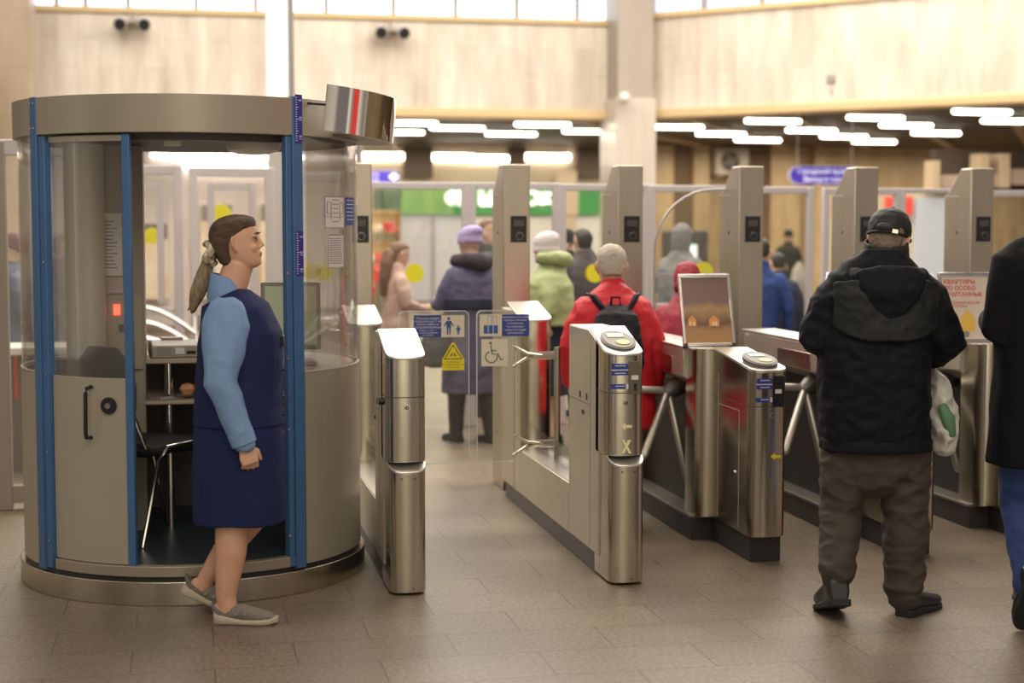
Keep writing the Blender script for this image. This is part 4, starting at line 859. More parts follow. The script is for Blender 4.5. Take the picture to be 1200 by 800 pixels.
for k, t in enumerate(['КВАРТИРЫ', 'ПО ОСОБО', 'СЧИТАННЫЕ']): text_mesh('lettering', t, .034, redp, ad2, T @ Matrix.Translation((-.125, -.005, .345-.036*k)) @ FRONT, align='LEFT', depth=.0003, bold=.0006)
for k, t in enumerate(['КОММЕРЧЕСКАЯ', 'ИПОТЕКА']): text_mesh('lettering', t, .020, redp, ad2, T @ Matrix.Translation((-.10, -.005, .225-.02*k)) @ FRONT, align='LEFT', depth=.0003)
MB().prism([(-.06, .06), (.02, .06), (.03, .14), (-.01, .19), (-.05, .14)], 'y', -.0055, -.004, T).build('yellow_building_print', mat('yellow print', (.75, .48, .08), .5), ad2)
MB().loft([T @ Vector((-.03, -.004, .045)), T @ Vector((-.03, -.0055, .045))], [.018, .018], 16, (0, 0, 1)).build('round_emblem', mat('grey print', (.2, .2, .25), .5), ad2)
ad3, T = ad_stand(3.52, 8.06, math.radians(-28), 'advert stand seen edge-on with a dark blue-grey poster, left of the cap man', 0, w=.28)
MB().box(-.127, .127, -.004, -.001, .016, .38, T).build('poster', mat('dark blue-grey poster', (.07, .07, .10), .3), ad3)
# ================================================================ PEOPLE
def eval_mesh(mb, voxel, smooth=4, wr=0, ws=6, wz=1.0, seed=0, sf=.5, wdir=None):
    """join closed lofts into one continuous skin"""
    me = bpy.data.meshes.new('tmp'); me.from_pydata(mb.v, [], mb.f); bm = bmesh.new(); bm.from_mesh(me); bmesh.ops.recalc_face_normals(bm, faces=bm.faces); bm.to_mesh(me); bm.free()
    o = bpy.data.objects.new('tmp', me); COL.objects.link(o)
    r = o.modifiers.new('r', 'REMESH'); r.mode = 'VOXEL'; r.voxel_size = voxel; r.adaptivity = 0
    if smooth: s = o.modifiers.new('s', 'SMOOTH'); s.factor = sf; s.iterations = smooth
    dg = bpy.context.evaluated_depsgraph_get(); out = bpy.data.meshes.new_from_object(o.evaluated_get(dg)); bpy.data.objects.remove(o)
    if wr:
        nv = len(out.vertices); co = np.empty(nv*3); out.vertices.foreach_get('co', co); co = co.reshape(-1, 3)
        no = np.array([v.normal[:] for v in out.vertices]); off = Vector((seed*3.1, seed*1.7, seed))
        d = np.array([noise.noise(Vector((c[0]*ws, c[1]*ws, c[2]*ws*wz))+off) + .5*noise.noise(Vector((c[0]*ws*2.3, c[1]*ws*2.3, c[2]*ws*2.3*wz))+off) for c in co])
        d = -np.abs(d)+.25; co = co + no*(d[:, None]*wr); out.vertices.foreach_set('co', co.reshape(-1)); out.update()
    for p in out.polygons: p.use_smooth = True
    return out
def put(name, me, m, par):
    me.name = name; me.materials.clear(); me.materials.append(m); o = bpy.data.objects.new(name, me); COL.objects.link(o); o.parent = par; return o
HEADS = [(-.112, .060, .015, .024), (-.100, .078, -.012, .038), (-.082, .083, -.042, .049), (-.06, .083, -.062, .057), (-.03, .085, -.08, .064), (0, .084, -.092, .069), (.03, .088, -.098, .0725), (.06, .084, -.096, .072), (.085, .07, -.085, .064), (.105, .042, -.062, .046), (.117, .01, -.03, .02)]
def head_M(pos, yaw=0, pitch=0, roll=0, k=1.0):
    return Matrix.Translation(pos) @ Matrix.Rotation(yaw, 4, 'Z') @ Matrix.Rotation(pitch, 4, 'Y') @ Matrix.Rotation(roll, 4, 'X') @ Matrix.Scale(k, 4)
def zloft(mb, secs, M, n=28, pw=2.15):
    rings = []
    for (z, xf, xb, hw) in secs:
        r = []
        for i in range(n):
            th = 2*PI*i/n; c, s = math.cos(th), math.sin(th); c = math.copysign(abs(c)**(2/pw), c); s = math.copysign(abs(s)**(2/pw), s)
            r.append(M @ Vector(((xf+xb)/2+(xf-xb)/2*c, hw*s, z)))
        rings.append(r)
    mb.ring(rings)
def add_head(mb, M):
    zloft(mb, HEADS, M)
    R3 = M.to_3x3()
    def e(c, r): mb.ell(M @ Vector(c), r, 12, R3)
    def lf(p, r): mb.loft([M @ Vector(q) for q in p], [(a*M.median_scale, b*M.median_scale) for a, b in r], 10, R3 @ Vector((1, 0, 0)), dome=True)
    lf([(.080, 0, .020), (.090, 0, .0), (.100, 0, -.020)], [(.007, .007), (.008, .009), (.011, .009)])      # nose
    e((.091, .010, -.027), (.008, .007, .006)); e((.091, -.010, -.027), (.008, .007, .006))
    e((.084, 0, -.052), (.008, .020, .005)); e((.083, 0, -.062), (.008, .018, .006)); e((.070, 0, -.094), (.014, .018, .012))
    for s in (-1, 1):
        e((.077, s*.031, .020), (.010, .022, .006)); e((.064, s*.036, -.028), (.016, .018, .020))
        lf([(-.002, s*.067, -.032), (-.010, s*.079, -.008), (-.010, s*.079, .012), (-.006, s*.074, .026)], [(.008, .005), (.013, .007), (.018, .007), (.013, .006)])
def add_eyes(M, par, k=1):
    for s in (-1, 1):
        p = M @ Vector((.0765, s*.031, .003)); w = MB().ell(p, (.0095*k,)*3, 12).build('eye', mat('eye white', (.42, .38, .35), .35), par)
        MB().loft([M @ Vector((.084, s*.021, .009)), M @ Vector((.0855, s*.032, .0115)), M @ Vector((.079, s*.043, .007))], [(.0022, .003)]*3, 8, (0, 0, 1)).build('upper_lashes', mat('brow brown', (.10, .06, .04), .8), par)
        MB().ell(M @ Vector((.0825, s*.032, .003)), (.0056*k,)*3, 10).build('iris', mat('dark iris', (.05, .04, .03), .2), w)
        MB().loft([M @ Vector((.088, s*.012, .028)), M @ Vector((.092, s*.03, .033)), M @ Vector((.080, s*.048, .029))], [(.003, .003), (.0035, .003), (.002, .002)], 8, (0, 0, 1)).build('eyebrow', mat('brow brown', (.10, .06, .04), .8), par)
HAIRS = [(-.10, -.035, -.078, .045), (-.07, -.025, -.096, .062), (-.03, -.015, -.108, .072), (.01, .0, -.114, .0775), (.035, .022, -.116, .080), (.058, .055, -.113, .080), (.08, .082, -.104, .075), (.10, .074, -.088, .064), (.118, .045, -.062, .044), (.128, .01, -.03, .018)]
SHORT = [(-.06, -.04, -.085, .05), (-.03, -.02, -.098, .066), (.01, -.008, -.106, .0735), (.035, .0, -.109, .077), (.058, .045, -.107, .077), (.08, .076, -.097, .071), (.10, .062, -.078, .058), (.117, .035, -.05, .035), (.122, .005, -.028, .015)]
def add_hand(mb, w, d, pn, side, curl=.35, k=1.0):
    """w wrist, d pointing direction, pn palm normal, side towards the thumb"""
    d = Vector(d).normalized(); pn = Vector(pn); pn = (pn-d*pn.dot(d)).normalized(); sd = Vector(side); sd = (sd-d*sd.dot(d)-pn*sd.dot(pn)).normalized(); w = Vector(w)
    mb.loft([w-d*.02*k, w+d*.02*k, w+d*.055*k, w+d*.088*k], [(.026*k, .019*k), (.032*k, .017*k), (.041*k, .015*k), (.039*k, .012*k)], 14, pn, 2.6)
    for j, (off, L, r) in enumerate(((.029, .070, .0092), (.0095, .078, .0095), (-.0105, .072, .0092), (-.029, .056, .0082))):
        p = w + d*.078*k + sd*off*k; dirn = (d + sd*off*1.2).normalized(); pts = [p-d*.02*k, p]; a = 0
        for t, seg in enumerate((.45, .30, .25)):
            a += curl*(1+.25*j*.4); v = dirn*math.cos(a)+pn*math.sin(a); p = p + v*L*seg*k; pts.append(p)
        mb.loft(pts, [r*k, r*k, r*.96*k, r*.9*k, r*.75*k], 10, sd, dome=True)
    p = w + d*.018*k + sd*.026*k; t1 = (d*.75+sd*.62+pn*.35).normalized(); t2 = (d*.95+sd*.15+pn*.35).normalized()
    mb.loft([p-sd*.01*k, p+t1*.035*k, p+t1*.035*k+t2*.032*k, p+t1*.035*k+t2*.056*k], [.014*k, .0125*k, .011*k, .009*k], 10, pn, dome=True)
def shoe(name, par, pos, yaw, m, solem, pitch=0, L=.27, W=.094, H=.075, kind='shoe'):
    """pos = heel ground contact"""
    M = Matrix.Translation(pos) @ Matrix.Rotation(yaw, 4, 'Z') @ Matrix.Rotation(pitch, 4, 'Y')
    prof = [(0, .30, .75), (.04, .36, .98), (.15, .40, 1.0), (.30, .38, .95), (.45, .42, .80), (.62, .49, .66), (.78, .50, .56), (.90, .42, .48), (.97, .28, .38), (1, .12, .26)]
    up_ = MB(); rings = []
    for (t, w, h) in prof:
        r = []
        for i in range(20):
            th = 2*PI*i/20; c, s = math.cos(th), math.sin(th); r.append(M @ Vector((t*L-.0, W*w*math.copysign(abs(c)**.8, c), .012+max(0, .5+.5*math.copysign(abs(s)**.8, s))*H*h)))
        rings.append(r)
    up_.ring(rings); u = put(name, eval_mesh(up_, .0045, 2), m, par)
    s2 = MB(); out = [(t*L*1.02-.004, W*w*1.06) for t, w, h in prof]; poly = [(x, y) for x, y in out] + [(x, -y) for x, y in reversed(out)]
    n = len(poly); 
    s2.ring([[M @ Vector((x, y, 0)) for x, y in poly], [M @ Vector((x, y, .022 if x > .1 else .03)) for x, y in poly]]); s2.build('sole', solem, u, bevel=.004)
    return u
skin = mat('skin', (.66, .37, .245), .48, var=(.70, .42, .29), vscale=9)
skinp = mat('pale skin', (.60, .38, .28), .5)
def limb(mb, pts, r, up=(1, 0, 0), n=14): mb.loft(pts, r, n, up, dome=True)
# ---- generic figure, local frame: x forward, y left, z up, 1.70 m tall
def figure_person(label, px, py_foot_or_loc, rz, H, upper, lower, arms, head=(0, 0), headgear=None, hairm=None, shoem=None, coat=(.80, .20, .145), fat=1.0, vox=.013, lowerkind='trousers', stride=.0, lean=0, legs=None, collar=True, group=None, headk=1.0):
    k = H/1.70; r = thing('person', label, 'person', py_foot_or_loc, rz, group)
    S = lambda *p: Vector(p)*k; lx = math.tan(math.radians(lean)); 
    def tp(z, x=0, y=0): return Vector((x+max(0, z-.92)*lx, y, z))*k
    legs = legs or [((.0, .095, .92), (.03+stride*.5, .10, .49), (-.02+stride, .10, .09)), ((.0, -.095, .92), (.02-stride*.3, -.10, .49), (-.03-stride, -.10, .09))]
    # body
    b = MB(); hm = head_M(tp(1.585, .035+.0, 0), head[0], head[1], 0, k*headk); add_head(b, hm)
    b.loft([tp(1.40, -.01), tp(1.47, .0), tp(1.53, .02)], [(.065*k, .06*k), (.056*k, .055*k), (.055*k, .058*k)], 16, (1, 0, 0), dome=True)
    b.loft([tp(.88), tp(1.0), tp(1.2), tp(1.36), tp(1.42)], [(.14*k, .09*k), (.12*k, .085*k), (.14*k, .095*k), (.12*k, .07*k), (.06*k, .055*k)], 18, (1, 0, 0), dome=True)
    for i, (hp_, kn, an) in enumerate(legs): limb(b, [S(*hp_), S(*kn), S(*an)], [.075*k, .052*k, .036*k])
    for i, (sh, el, wr, hd) in enumerate(arms):
        sh, el, wr = S(*sh)+Vector((max(0, sh[2]-.92)*lx*k, 0, 0)), S(*el)+Vector((max(0, el[2]-.92)*lx*k, 0, 0)), S(*wr)+Vector((max(0, wr[2]-.92)*lx*k, 0, 0)); sg = 1 if sh.y > 0 else -1; limb(b, [sh+Vector((0, -sg*.05, -.06))*k, el, wr], [.035*k, .033*k, .026*k])
        add_hand(b, wr, hd[0], hd[1], hd[2], hd[3], k*.95)
    put('body', eval_mesh(b, min(vox, .008), 3), skinp, r)
    # garment
    g = MB(); hem, rl, rf = coat; f = fat
    secs = [(hem, rl*1.06, rf*1.1), ((hem+.98)/2, rl*1.0, rf*1.05), (.98, rl*.95, rf), (1.15, rl*.98, rf*1.02), (1.30, rl*.97, rf*.95), (1.37, rl*.84, rf*.76), (1.42, rl*.58, rf*.6), (1.475, .078, .078)]
    if hem > .75: secs.pop(1)
    g.loft([tp(z) if z >= .92 else S(0, 0, z) for z, _, _ in secs], [(a*f*k, c*f*k) for _, a, c in secs], 24, (1, 0, 0), 2.3)
    for i, (sh, el, wr, hd) in enumerate(arms):
        sh, el, wr = [S(*q)+Vector((max(0, q[2]-.92)*lx*k, 0, 0)) for q in (sh, el, wr)]; sg = 1 if sh.y > 0 else -1; a0_ = sh+Vector((0, -sg*.035, -.035))*k; g.loft([a0_, a0_*.5+el*.5+Vector((0, sg*.012, 0)), el, (el+wr)/2, wr], [(.072*k*f, .078*k*f), (.066*k*f, .07*k*f), (.058*k*f,)*2, (.054*k*f,)*2, (.047*k*f,)*2], 16, (1, 0, .3), dome=True)
    if collar: g.loft([tp(1.43, -.005), tp(1.475, .0), tp(1.505, .005)], [(.085*k, .085*k), (.08*k, .082*k), (.078*k, .08*k)], 18, (1, 0, 0))
    put('coat' if hem < .75 else 'jacket', eval_mesh(g, vox, 4, .012*k, 7/k, 1.2, seed=int(px) if px else 1), upper, r)
    # trousers or skirt
    t = MB()
    if lowerkind == 'skirt': t.loft([S(0, 0, .42), S(0, 0, .65), S(0, 0, .9), S(0, 0, 1.0)], [(.21*k, .17*k), (.2*k, .16*k), (.17*k, .13*k), (.15*k, .11*k)], 24, (1, 0, 0), 2.3)
    else:
        t.loft([S(0, 0, .80), S(0, 0, .92), S(0, 0, 1.0)], [(.165*k, .12*k), (.165*k, .12*k), (.15*k, .11*k)], 20, (1, 0, 0), dome=True)
        for hp_, kn, an in legs: limb(t, [S(*hp_), S(*kn), S(*an)], [.10*k, .075*k, .06*k])
    put('skirt' if lowerkind == 'skirt' else 'trousers', eval_mesh(t, vox, 3, .009, 8, .8, seed=3), lower, r)
    for i, (hp_, kn, an) in enumerate(legs): shoe('shoe', r, (an[0]*k-.07*k, an[1]*k, max(0, (an[2]-.09)*k)), 0, shoem or mat('black shoe', (.02, .02, .022), .4), mat('black rubber sole', (.015, .015, .015), .7), L=.26*k)
    if hairm: h = MB(); zloft(h, SHORT if headgear != 'long' else HAIRS, hm); put('hair', eval_mesh(h, .008, 3, .006, 30), hairm, r)
    r['_k'] = k; r['_hm'] = [v for row in hm for v in row]
    return r, hm, k
def rel(hd='down'):
    return None
HDN = lambda side: ((.1, 0, -1), (0, -side, 0), (1, 0, 0), .3)
def arms_down(sw=0): return [((0, .19, 1.38), (-.03+sw*.3, .245, 1.10), (.04+sw, .24, .86), HDN(1)), ((0, -.19, 1.38), (-.03-sw*.3, -.245, 1.10), (.04-sw, -.24, .86), HDN(-1))]
def arms_front(z=1.15, x=.32, y=.08): return [((0, .19, 1.38), (.03, .25, 1.12), (x, y, z), ((1, -.3, .1), (0, -1, 0), (0, 0, 1), .6)), ((0, -.19, 1.38), (.03, -.25, 1.12), (x, -y, z), ((1, .3, .1), (0, 1, 0), (0, 0, 1), .6))]
def beanie(par, hm, m, slouch=0, z0=.02, knit=True):
    h = MB(); s = [(z0-.01, .092, -.108, .084), (z0+.02, .096, -.112, .087), (.06, .096, -.115, .088), (.09, .085, -.112-slouch*.4, .082), (.115, .06, -.10-slouch*.6, .068), (.135, .02, -.075-slouch*.4, .042), (.143, -.01, -.05, .018)]
    zloft(h, s, hm); o = put('knitted_hat', eval_mesh(h, .006, 2, .004, 40), m, par); b = MB(); zloft(b, [(z0-.018, .094, -.110, .086), (z0-.012, .099, -.115, .090), (z0+.02, .100, -.117, .091), (z0+.028, .096, -.113, .088)], hm); put('hat_cuff', eval_mesh(b, .006, 1), m, o)
    return o
def hood_roll(par, pts, rad, m, name='hood'):
    h = MB(); h.loft(pts, rad, 16, (0, 0, 1), dome=True); return put(name, eval_mesh(h, .011, 4, .01, 12), m, par)
def facing(dx, dy): return math.atan2(dy, dx)
CR = -YAW       # image-right direction as rotation about z

# ================ ATTENDANT (in profile, facing right) ================
navy = mat('navy uniform cloth', (.012, .020, .085), .75, bump=.15, bscale=300, spec=.25)
shirtm = mat('light blue shirt', (.20, .33, .57), .7, bump=.1, bscale=200, spec=.3)
A = thing('person', 'woman attendant in navy vest and skirt with blue shirt, in profile before the booth', 'person', (0.17, 6.70, 0), CR)
def ax(px): return (px-275)/276.0
def az(py): return (722-py)/276.0
b = MB(); hmA = head_M((ax(283), 0, az(284.5)), 0, math.radians(-9), 0, 1.0) @ Matrix.Diagonal((1.0, 1, .98, 1)); add_head(b, hmA)
b.loft([(ax(268), 0, az(356)), (ax(273), 0, az(338)), (ax(279), 0, az(322)), (ax(283), 0, az(308))], [(.07, .07), (.064, .066), (.06, .064), (.056, .06)], 20, (1, 0, 0), dome=True)
b.ell((ax(283), 0, az(315)), (.060, .048, .030), 16)     # soft under-chin
b.loft([(ax(278), 0, az(560)), (ax(278), 0, az(500)), (ax(280), 0, az(420)), (ax(272), 0, az(362)), (ax(270), 0, az(350))], [(.14, .13), (.13, .12), (.14, .13), (.15, .10), (.09, .08)], 20, (1, 0, 0), dome=True)
# near (right) arm, far (left) arm
RA = [(ax(276), -.165, az(368)), (ax(272), -.212, az(440)), (ax(297), -.20, az(510))]
LA = [(ax(268), .18, az(362)), (ax(272), .22, az(440)), (ax(292), .21, az(505))]
for P_, s in ((RA, -1), (LA, 1)):
    limb(b, P_, [.045, .040, .027]); add_hand(b, P_[2], (.30, 0, -1), (-.45, -s*.9, 0), (.9, -s*.3, .1), .62, .96)
# legs: near leg straight under, far leg trailing behind with raised heel
near = [(ax(279), -.075, az(560)), (ax(276), -.085, az(610)), (ax(274), -.085, az(640)), (ax(268), -.085, az(690)), (ax(270), -.085, az(708))]
limb(b, near, [.085, .070, .066, .043, .040], n=18)
far = [(ax(290), .08, az(545)), (ax(302), .08, az(600)), (ax(278), .08, az(625)), (ax(257), .08, az(648)), (ax(236), .08, az(680)), (ax(232), .08, az(690))]
limb(b, far, [.085, .062, .058, .050, .036, .036], n=18)
b.loft([(ax(266), -.085, az(708)), (ax(284), -.085, az(711)), (ax(302), -.085, az(714))], [(.038, .034), (.040, .028), (.036, .02)], 14, (0, 0, 1), dome=True)
b.loft([(ax(226), .08, az(688)), (ax(238), .08, az(697)), (ax(248), .08, az(706))], [(.034, .036), (.036, .03), (.034, .02)], 14, (0, 0, 1), dome=True)
b.loft([(ax(260), -.085, az(706)), (ax(263), -.085, az(713))], [(.03, .03), (.028, .028)], 14, (1, 0, 0), dome=True)
put('body', eval_mesh(b, .0045, 3, sf=.45), skin, A); add_eyes(hmA, A)
lp = MB(); lp.ell(hmA @ Vector((.0845, 0, -.0525)), (.0086, .0195, .0048), 12); lp.ell(hmA @ Vector((.0838, 0, -.0615)), (.0084, .0175, .0056), 12); put('lips', eval_mesh(lp, .0025, 1), mat('lip tone', (.50, .19, .15), .45), A)
# shirt: torso, collar, sleeves
g = MB()
g.loft([(ax(279), 0, az(500)), (ax(280), 0, az(440)), (ax(281), 0, az(395)), (ax(273), 0, az(366)), (ax(268), 0, az(350)), (ax(270), 0, az(338))], [(.17, .15), (.17, .15), (.165, .145), (.135, .11), (.085, .075), (.072, .070)], 26, (1, 0, 0), 2.3)
for P_ in (RA, LA):
    a, e_, w = [Vector(q) for q in P_]; g.loft([a+Vector((.0, 0, .035)), a+Vector((0, 0, -.03)), (a+e_)/2, e_, (e_+w)/2, w+(e_-w)*.16, w+(e_-w)*.03], [(.055, .080), (.074, .100), (.074, .090), (.066, .070), (.060, .060), (.053, .054), (.048, .050)], 18, (1, 0, 0), dome=True)
put('shirt', eval_mesh(g, .006, 4, .010, 9, .7, 5), shirtm, A)
cl = MB(); rings = []
for (z_, xf, xb, hw) in ((az(354), .088, -.088, .090), (az(349), .092, -.095, .095), (az(336), .074, -.086, .084), (az(323)-.0, .058, -.078, .074), (az(322), .050, -.070, .067), (az(335), .05, -.07, .07)):
    rings.append([Vector((ax(272)+(xf+xb)/2+(xf-xb)/2*math.cos(2*PI*i/24), hw*math.sin(2*PI*i/24), z_-.050*max(0, math.cos(2*PI*i/24))**2+.015*max(0, -math.cos(2*PI*i/24)))) for i in range(24)])
MB().ring(rings).build('collar', shirtm, A)
for P_, s in ((RA, -1), (LA, 1)):
    w = Vector(P_[2]); e_ = Vector(P_[1]); d_ = (w-e_).normalized(); MB().loft([w-d_*.055, w-d_*.05, w-d_*.004, w+d_*.0], [(.049, .051), (.053, .055), (.051, .053), (.045, .047)], 20, (1, 0, 0)).build('cuff', shirtm, A)
# vest: sleeveless, with arm holes
g = MB()
g.loft([(ax(281), 0, az(494)), (ax(281), 0, az(470)), (ax(282), 0, az(440)), (ax(284), 0, az(415)), (ax(284), 0, az(392)), (ax(278), 0, az(370)), (ax(268), 0, az(356)), (ax(263), 0, az(346))], [(.192, .188), (.186, .180), (.182, .178), (.183, .178), (.182, .174), (.175, .152), (.152, .122), (.100, .090)], 30, (1, 0, 0), 2.4)
me = eval_mesh(g, .0065, 3, .006, 7, .8, 2); vest = put('vest', me, navy, A)
# openings cut with booleans that follow the arm and the neckline
def cut(o, mb):
    c = mb.build('cutter', navy); m_ = o.modifiers.new('cut', 'BOOLEAN'); m_.operation = 'DIFFERENCE'; m_.object = c; m_.solver = 'FAST'
    dg = bpy.context.evaluated_depsgraph_get(); me2 = bpy.data.meshes.new_from_object(o.evaluated_get(dg)); o.modifiers.clear(); o.data = me2; me2.name = 'vest'
    for p in me2.polygons: p.use_smooth = True
    bpy.data.objects.remove(c)
for s in (-1, 1):
    cc = Vector((ax(262), 0, az(375))); q = MB(); rr_ = []
    for yy_ in (.145, .36): rr_.append([Vector((ax(276)+.098*math.cos(2*PI*i/24)-.0, s*yy_, az(398)+.160*math.sin(2*PI*i/24))) for i in range(24)])
    q.ring(rr_); cut(vest, q)
tie = MB().loft([(ax(289), 0, az(337)), (ax(302), 0, az(352)), (ax(312), 0, az(366)), (ax(321), 0, az(378))], [(.012, .008), (.02, .009), (.024, .009), (.012, .006)], 12, (1, 0, 0)); tie.build('neck_ribbon', mat('navy ribbon', (.01, .012, .05), .5, var=(.35, .35, .45), vscale=60), A)
zp = MB().tube([(ax(305), 0, az(352)), (ax(318), 0, az(366)), (ax(328), 0, az(383))], .004, 8); zp.build('zip', chrome, A)
MB().box(ax(328), ax(335), -.03, .01, az(402), az(390)).build('badge_clip', blackp, A, bevel=.003)
bl = MB(); 
for z_ in (az(400), az(430), az(462), az(482)): bl.ell((ax(281)+.193, -.01, z_), (.006, .009, .009), 10)
bl.build('vest_buttons', blackp, A)
# skirt
g = MB(); g.loft([(ax(281), 0, az(607)), (ax(281), 0, az(590)), (ax(281), 0, az(550)), (ax(281), 0, az(510)), (ax(281), 0, az(480)), (ax(281), 0, az(465))], [(.185, .190), (.186, .190), (.188, .190), (.185, .185), (.175, .175), (.16, .16)], 32, (1, 0, 0), 2.6)
put('skirt', eval_mesh(g, .007, 3, .006, 5, .4, 8), navy, A)
# hair, scrunchie, ponytail
brown = mat('ash brown hair', (.035, .020, .012), .45, var=(.14, .08, .04), vscale=16, vstretch=(1, 6, 6), bump=.6, bscale=90)
h = MB(); zloft(h, [(-.095, -.035, -.062, .035), (-.07, -.022, -.088, .058), (-.03, -.012, -.106, .070), (.005, .006, -.114, .0755), (.025, .036, -.118, .079), (.045, .066, -.116, .080), (.062, .084, -.114, .078), (.085, .088, -.106, .074), (.10, .080, -.092, .066), (.116, .050, -.066, .047), (.124, .01, -.03, .02)], hmA); put('hair', eval_mesh(h, .005, 3, .004, 30, .4), brown, A)
sc = MB(); c0_ = Vector((ax(253), -.01, az(296))); rr = random.Random(3)
for k_ in range(22):
    a = 2*PI*k_/22; sc.ell(c0_+Vector((.016*math.sin(a*3)*.7-.006, .034*math.cos(a), .040*math.sin(a))), (.022, .016, .016), 10)
sc.ell(c0_, (.02, .03, .034), 10)
put('scrunchie', eval_mesh(sc, .004, 2, .006, 60), mat('leopard scrunchie', (.85, .74, .55), .7, var=(.03, .02, .015), vscale=55), A)
pt = MB(); pt.loft([(ax(256), 0, az(297)), (ax(249), 0, az(303)), (ax(245), .0, az(316)), (ax(240), 0, az(330)), (ax(235), 0, az(343)), (ax(231), 0, az(355)), (ax(229), 0, az(364))], [(.022, .018), (.028, .024), (.034, .032), (.036, .034), (.034, .032), (.024, .02), (.008, .007)], 20, (1, 0, 0), dome=True)
for k_ in range(9):
    y_ = rr.uniform(-.03, .03); pt.loft([(ax(248), y_*.5, az(308)), (ax(239+rr.uniform(-4, 3)), y_, az(335)), (ax(229+rr.uniform(-6, 6)), y_*1.2, az(356+rr.uniform(-10, 10)))], [.012, .011, .003], 8, (1, 0, 0))
put('ponytail', eval_mesh(pt, .0045, 2, .006, 34, .25), mat('fair streaked hair', (.16, .11, .065), .42, var=(.42, .32, .20), vscale=24, vstretch=(6, 6, 1), bump=.6, bscale=90), A)
# perforated grey slip-on shoes
shg = mat('grey woven shoe', (.19, .17, .155), .8, var=(.30, .27, .245), vscale=130, bump=.8, bscale=250); sole = mat('cream sole', (.50, .44, .34), .6)
def slipon(pos, yaw, pitch):
    M = Matrix.Translation(pos) @ Matrix.Rotation(yaw, 4, 'Z') @ Matrix.Rotation(pitch, 4, 'Y'); u = MB(); rings = []
    for (t, w, h, zb) in [(.06, .36, .55, .02), (.14, .39, .62, .02), (.30, .40, .80, .016), (.45, .44, .88, .014), (.62, .49, .72, .012), (.78, .50, .56, .012), (.90, .42, .44, .012), (.97, .28, .34, .012), (1, .12, .24, .012)]:
        rings.append([M @ Vector((t*.255, .094*w*math.copysign(abs(math.cos(2*PI*i/22))**.8, math.cos(2*PI*i/22)), zb+max(0, .5+.5*math.copysign(abs(math.sin(2*PI*i/22))**.8, math.sin(2*PI*i/22)))*.078*h)) for i in range(22)])
    u.ring(rings); o = put('shoe', eval_mesh(u, .004, 2), shg, A)
    MB().loft([M @ Vector((.03, .034, .045)), M @ Vector((-.002, .02, .07)), M @ Vector((-.012, 0, .078)), M @ Vector((-.002, -.02, .07)), M @ Vector((.03, -.034, .045))], [(.004, .012)]*5, 10, (0, 0, 1)).build('heel_strap', shg, o)
    prof = [(-.02, .12, .040), (.02, .33, .042), (.15, .40, .036), (.30, .38, .026), (.45, .42, .020), (.62, .49, .020), (.78, .50, .022), (.90, .42, .024), (.97, .28, .028), (1.02, .12, .030)]; s = MB(); rings = []
    for (t, w, zt_) in prof:
        zb = .0 if t < .85 else (t-.85)*.05; ww = .094*w*1.08; rings.append([M @ Vector((t*.262, a*ww, zz_)) for a, zz_ in ((-1, zb+.006), (-.85, zb), (.85, zb), (1, zb+.006), (1.0, zt_), (.9, zt_+.003), (-.9, zt_+.003), (-1.0, zt_))])
    s.ring(rings); s.build('sole', sole, o, sharp=60); 
    for k_ in range(2): MB().cyl(M @ Vector((.10+.035*k_, -.043, .05)), M @ Vector((.10+.035*k_, -.047, .05)), .008, 14).build('rhinestone', chrome, o)
slipon((ax(255), -.085, .0), math.radians(-3), 0)
slipon((ax(207), .08, .088), math.radians(2), math.radians(22))
# ================ MAN IN THE BLACK CAP (from behind) ================
blackj = mat('black padded jacket', (.004, .005, .009), .7, bump=.2, bscale=120, spec=.22, var=(.007, .008, .013), vscale=3)
blackj2 = mat('black jacket yoke', (.007, .009, .010), .62, bump=.2, bscale=120)
browntr = mat('brown grey trousers', (.054, .043, .034), .85, var=(.068, .054, .043), vscale=5, bump=.15, bscale=150)
mb_c = at(1028, 400, 6.22); Mn = thing('person', 'man in a black padded jacket and black cap, back turned, bag at hip', 'person', (mb_c.x, 6.22, 0), PI/2-YAW)
# local: x forward (away from camera), y left (image left), z up. y=(1028-px)/270
def my(px): return (1030-px)/272.0
def mz(py): return (718-py)/272.0
b = MB(); hmM = head_M((.06, my(1045), mz(284)), math.radians(-24), math.radians(14), math.radians(4), 1.0); add_head(b, hmM)
b.loft([(.0, my(1032), mz(345)), (.02, my(1040), mz(318)), (.05, my(1044), mz(300))], [(.07, .065), (.062, .06), (.058, .06)], 18, (1, 0, 0), dome=True)
b.loft([(0, my(1028), mz(520)), (0, my(1027), mz(440)), (0, my(1030), mz(360)), (0, my(1032), mz(335))], [(.15, .11), (.15, .12), (.18, .10), (.08, .07)], 20, (1, 0, 0), dome=True)
LM = [(.0, my(980), mz(350)), (.0, my(962), mz(394)), (.23, my(980), mz(402))]
RM = [(.0, my(1085), mz(350)), (.0, my(1108), mz(402)), (.22, my(1085), mz(425))]
for P_, s in ((LM, 1), (RM, -1)): limb(b, P_, [.045, .042, .03]); add_hand(b, P_[2], (1, -s*.5, .1), (0, -s, -.2), (0, 0, 1), .5)
LL = [(0, my(998), mz(520)), (.03, my(993), mz(600)), (-.07, my(984), mz(668))]
RL = [(0, my(1062), mz(520)), (.02, my(1068), mz(610)), (.0, my(1066), mz(695))]
for P_ in (LL, RL): limb(b, P_, [.085, .06, .045])
put('body', eval_mesh(b, .006, 3), skin, Mn); add_eyes(hmM, Mn)
g = MB()
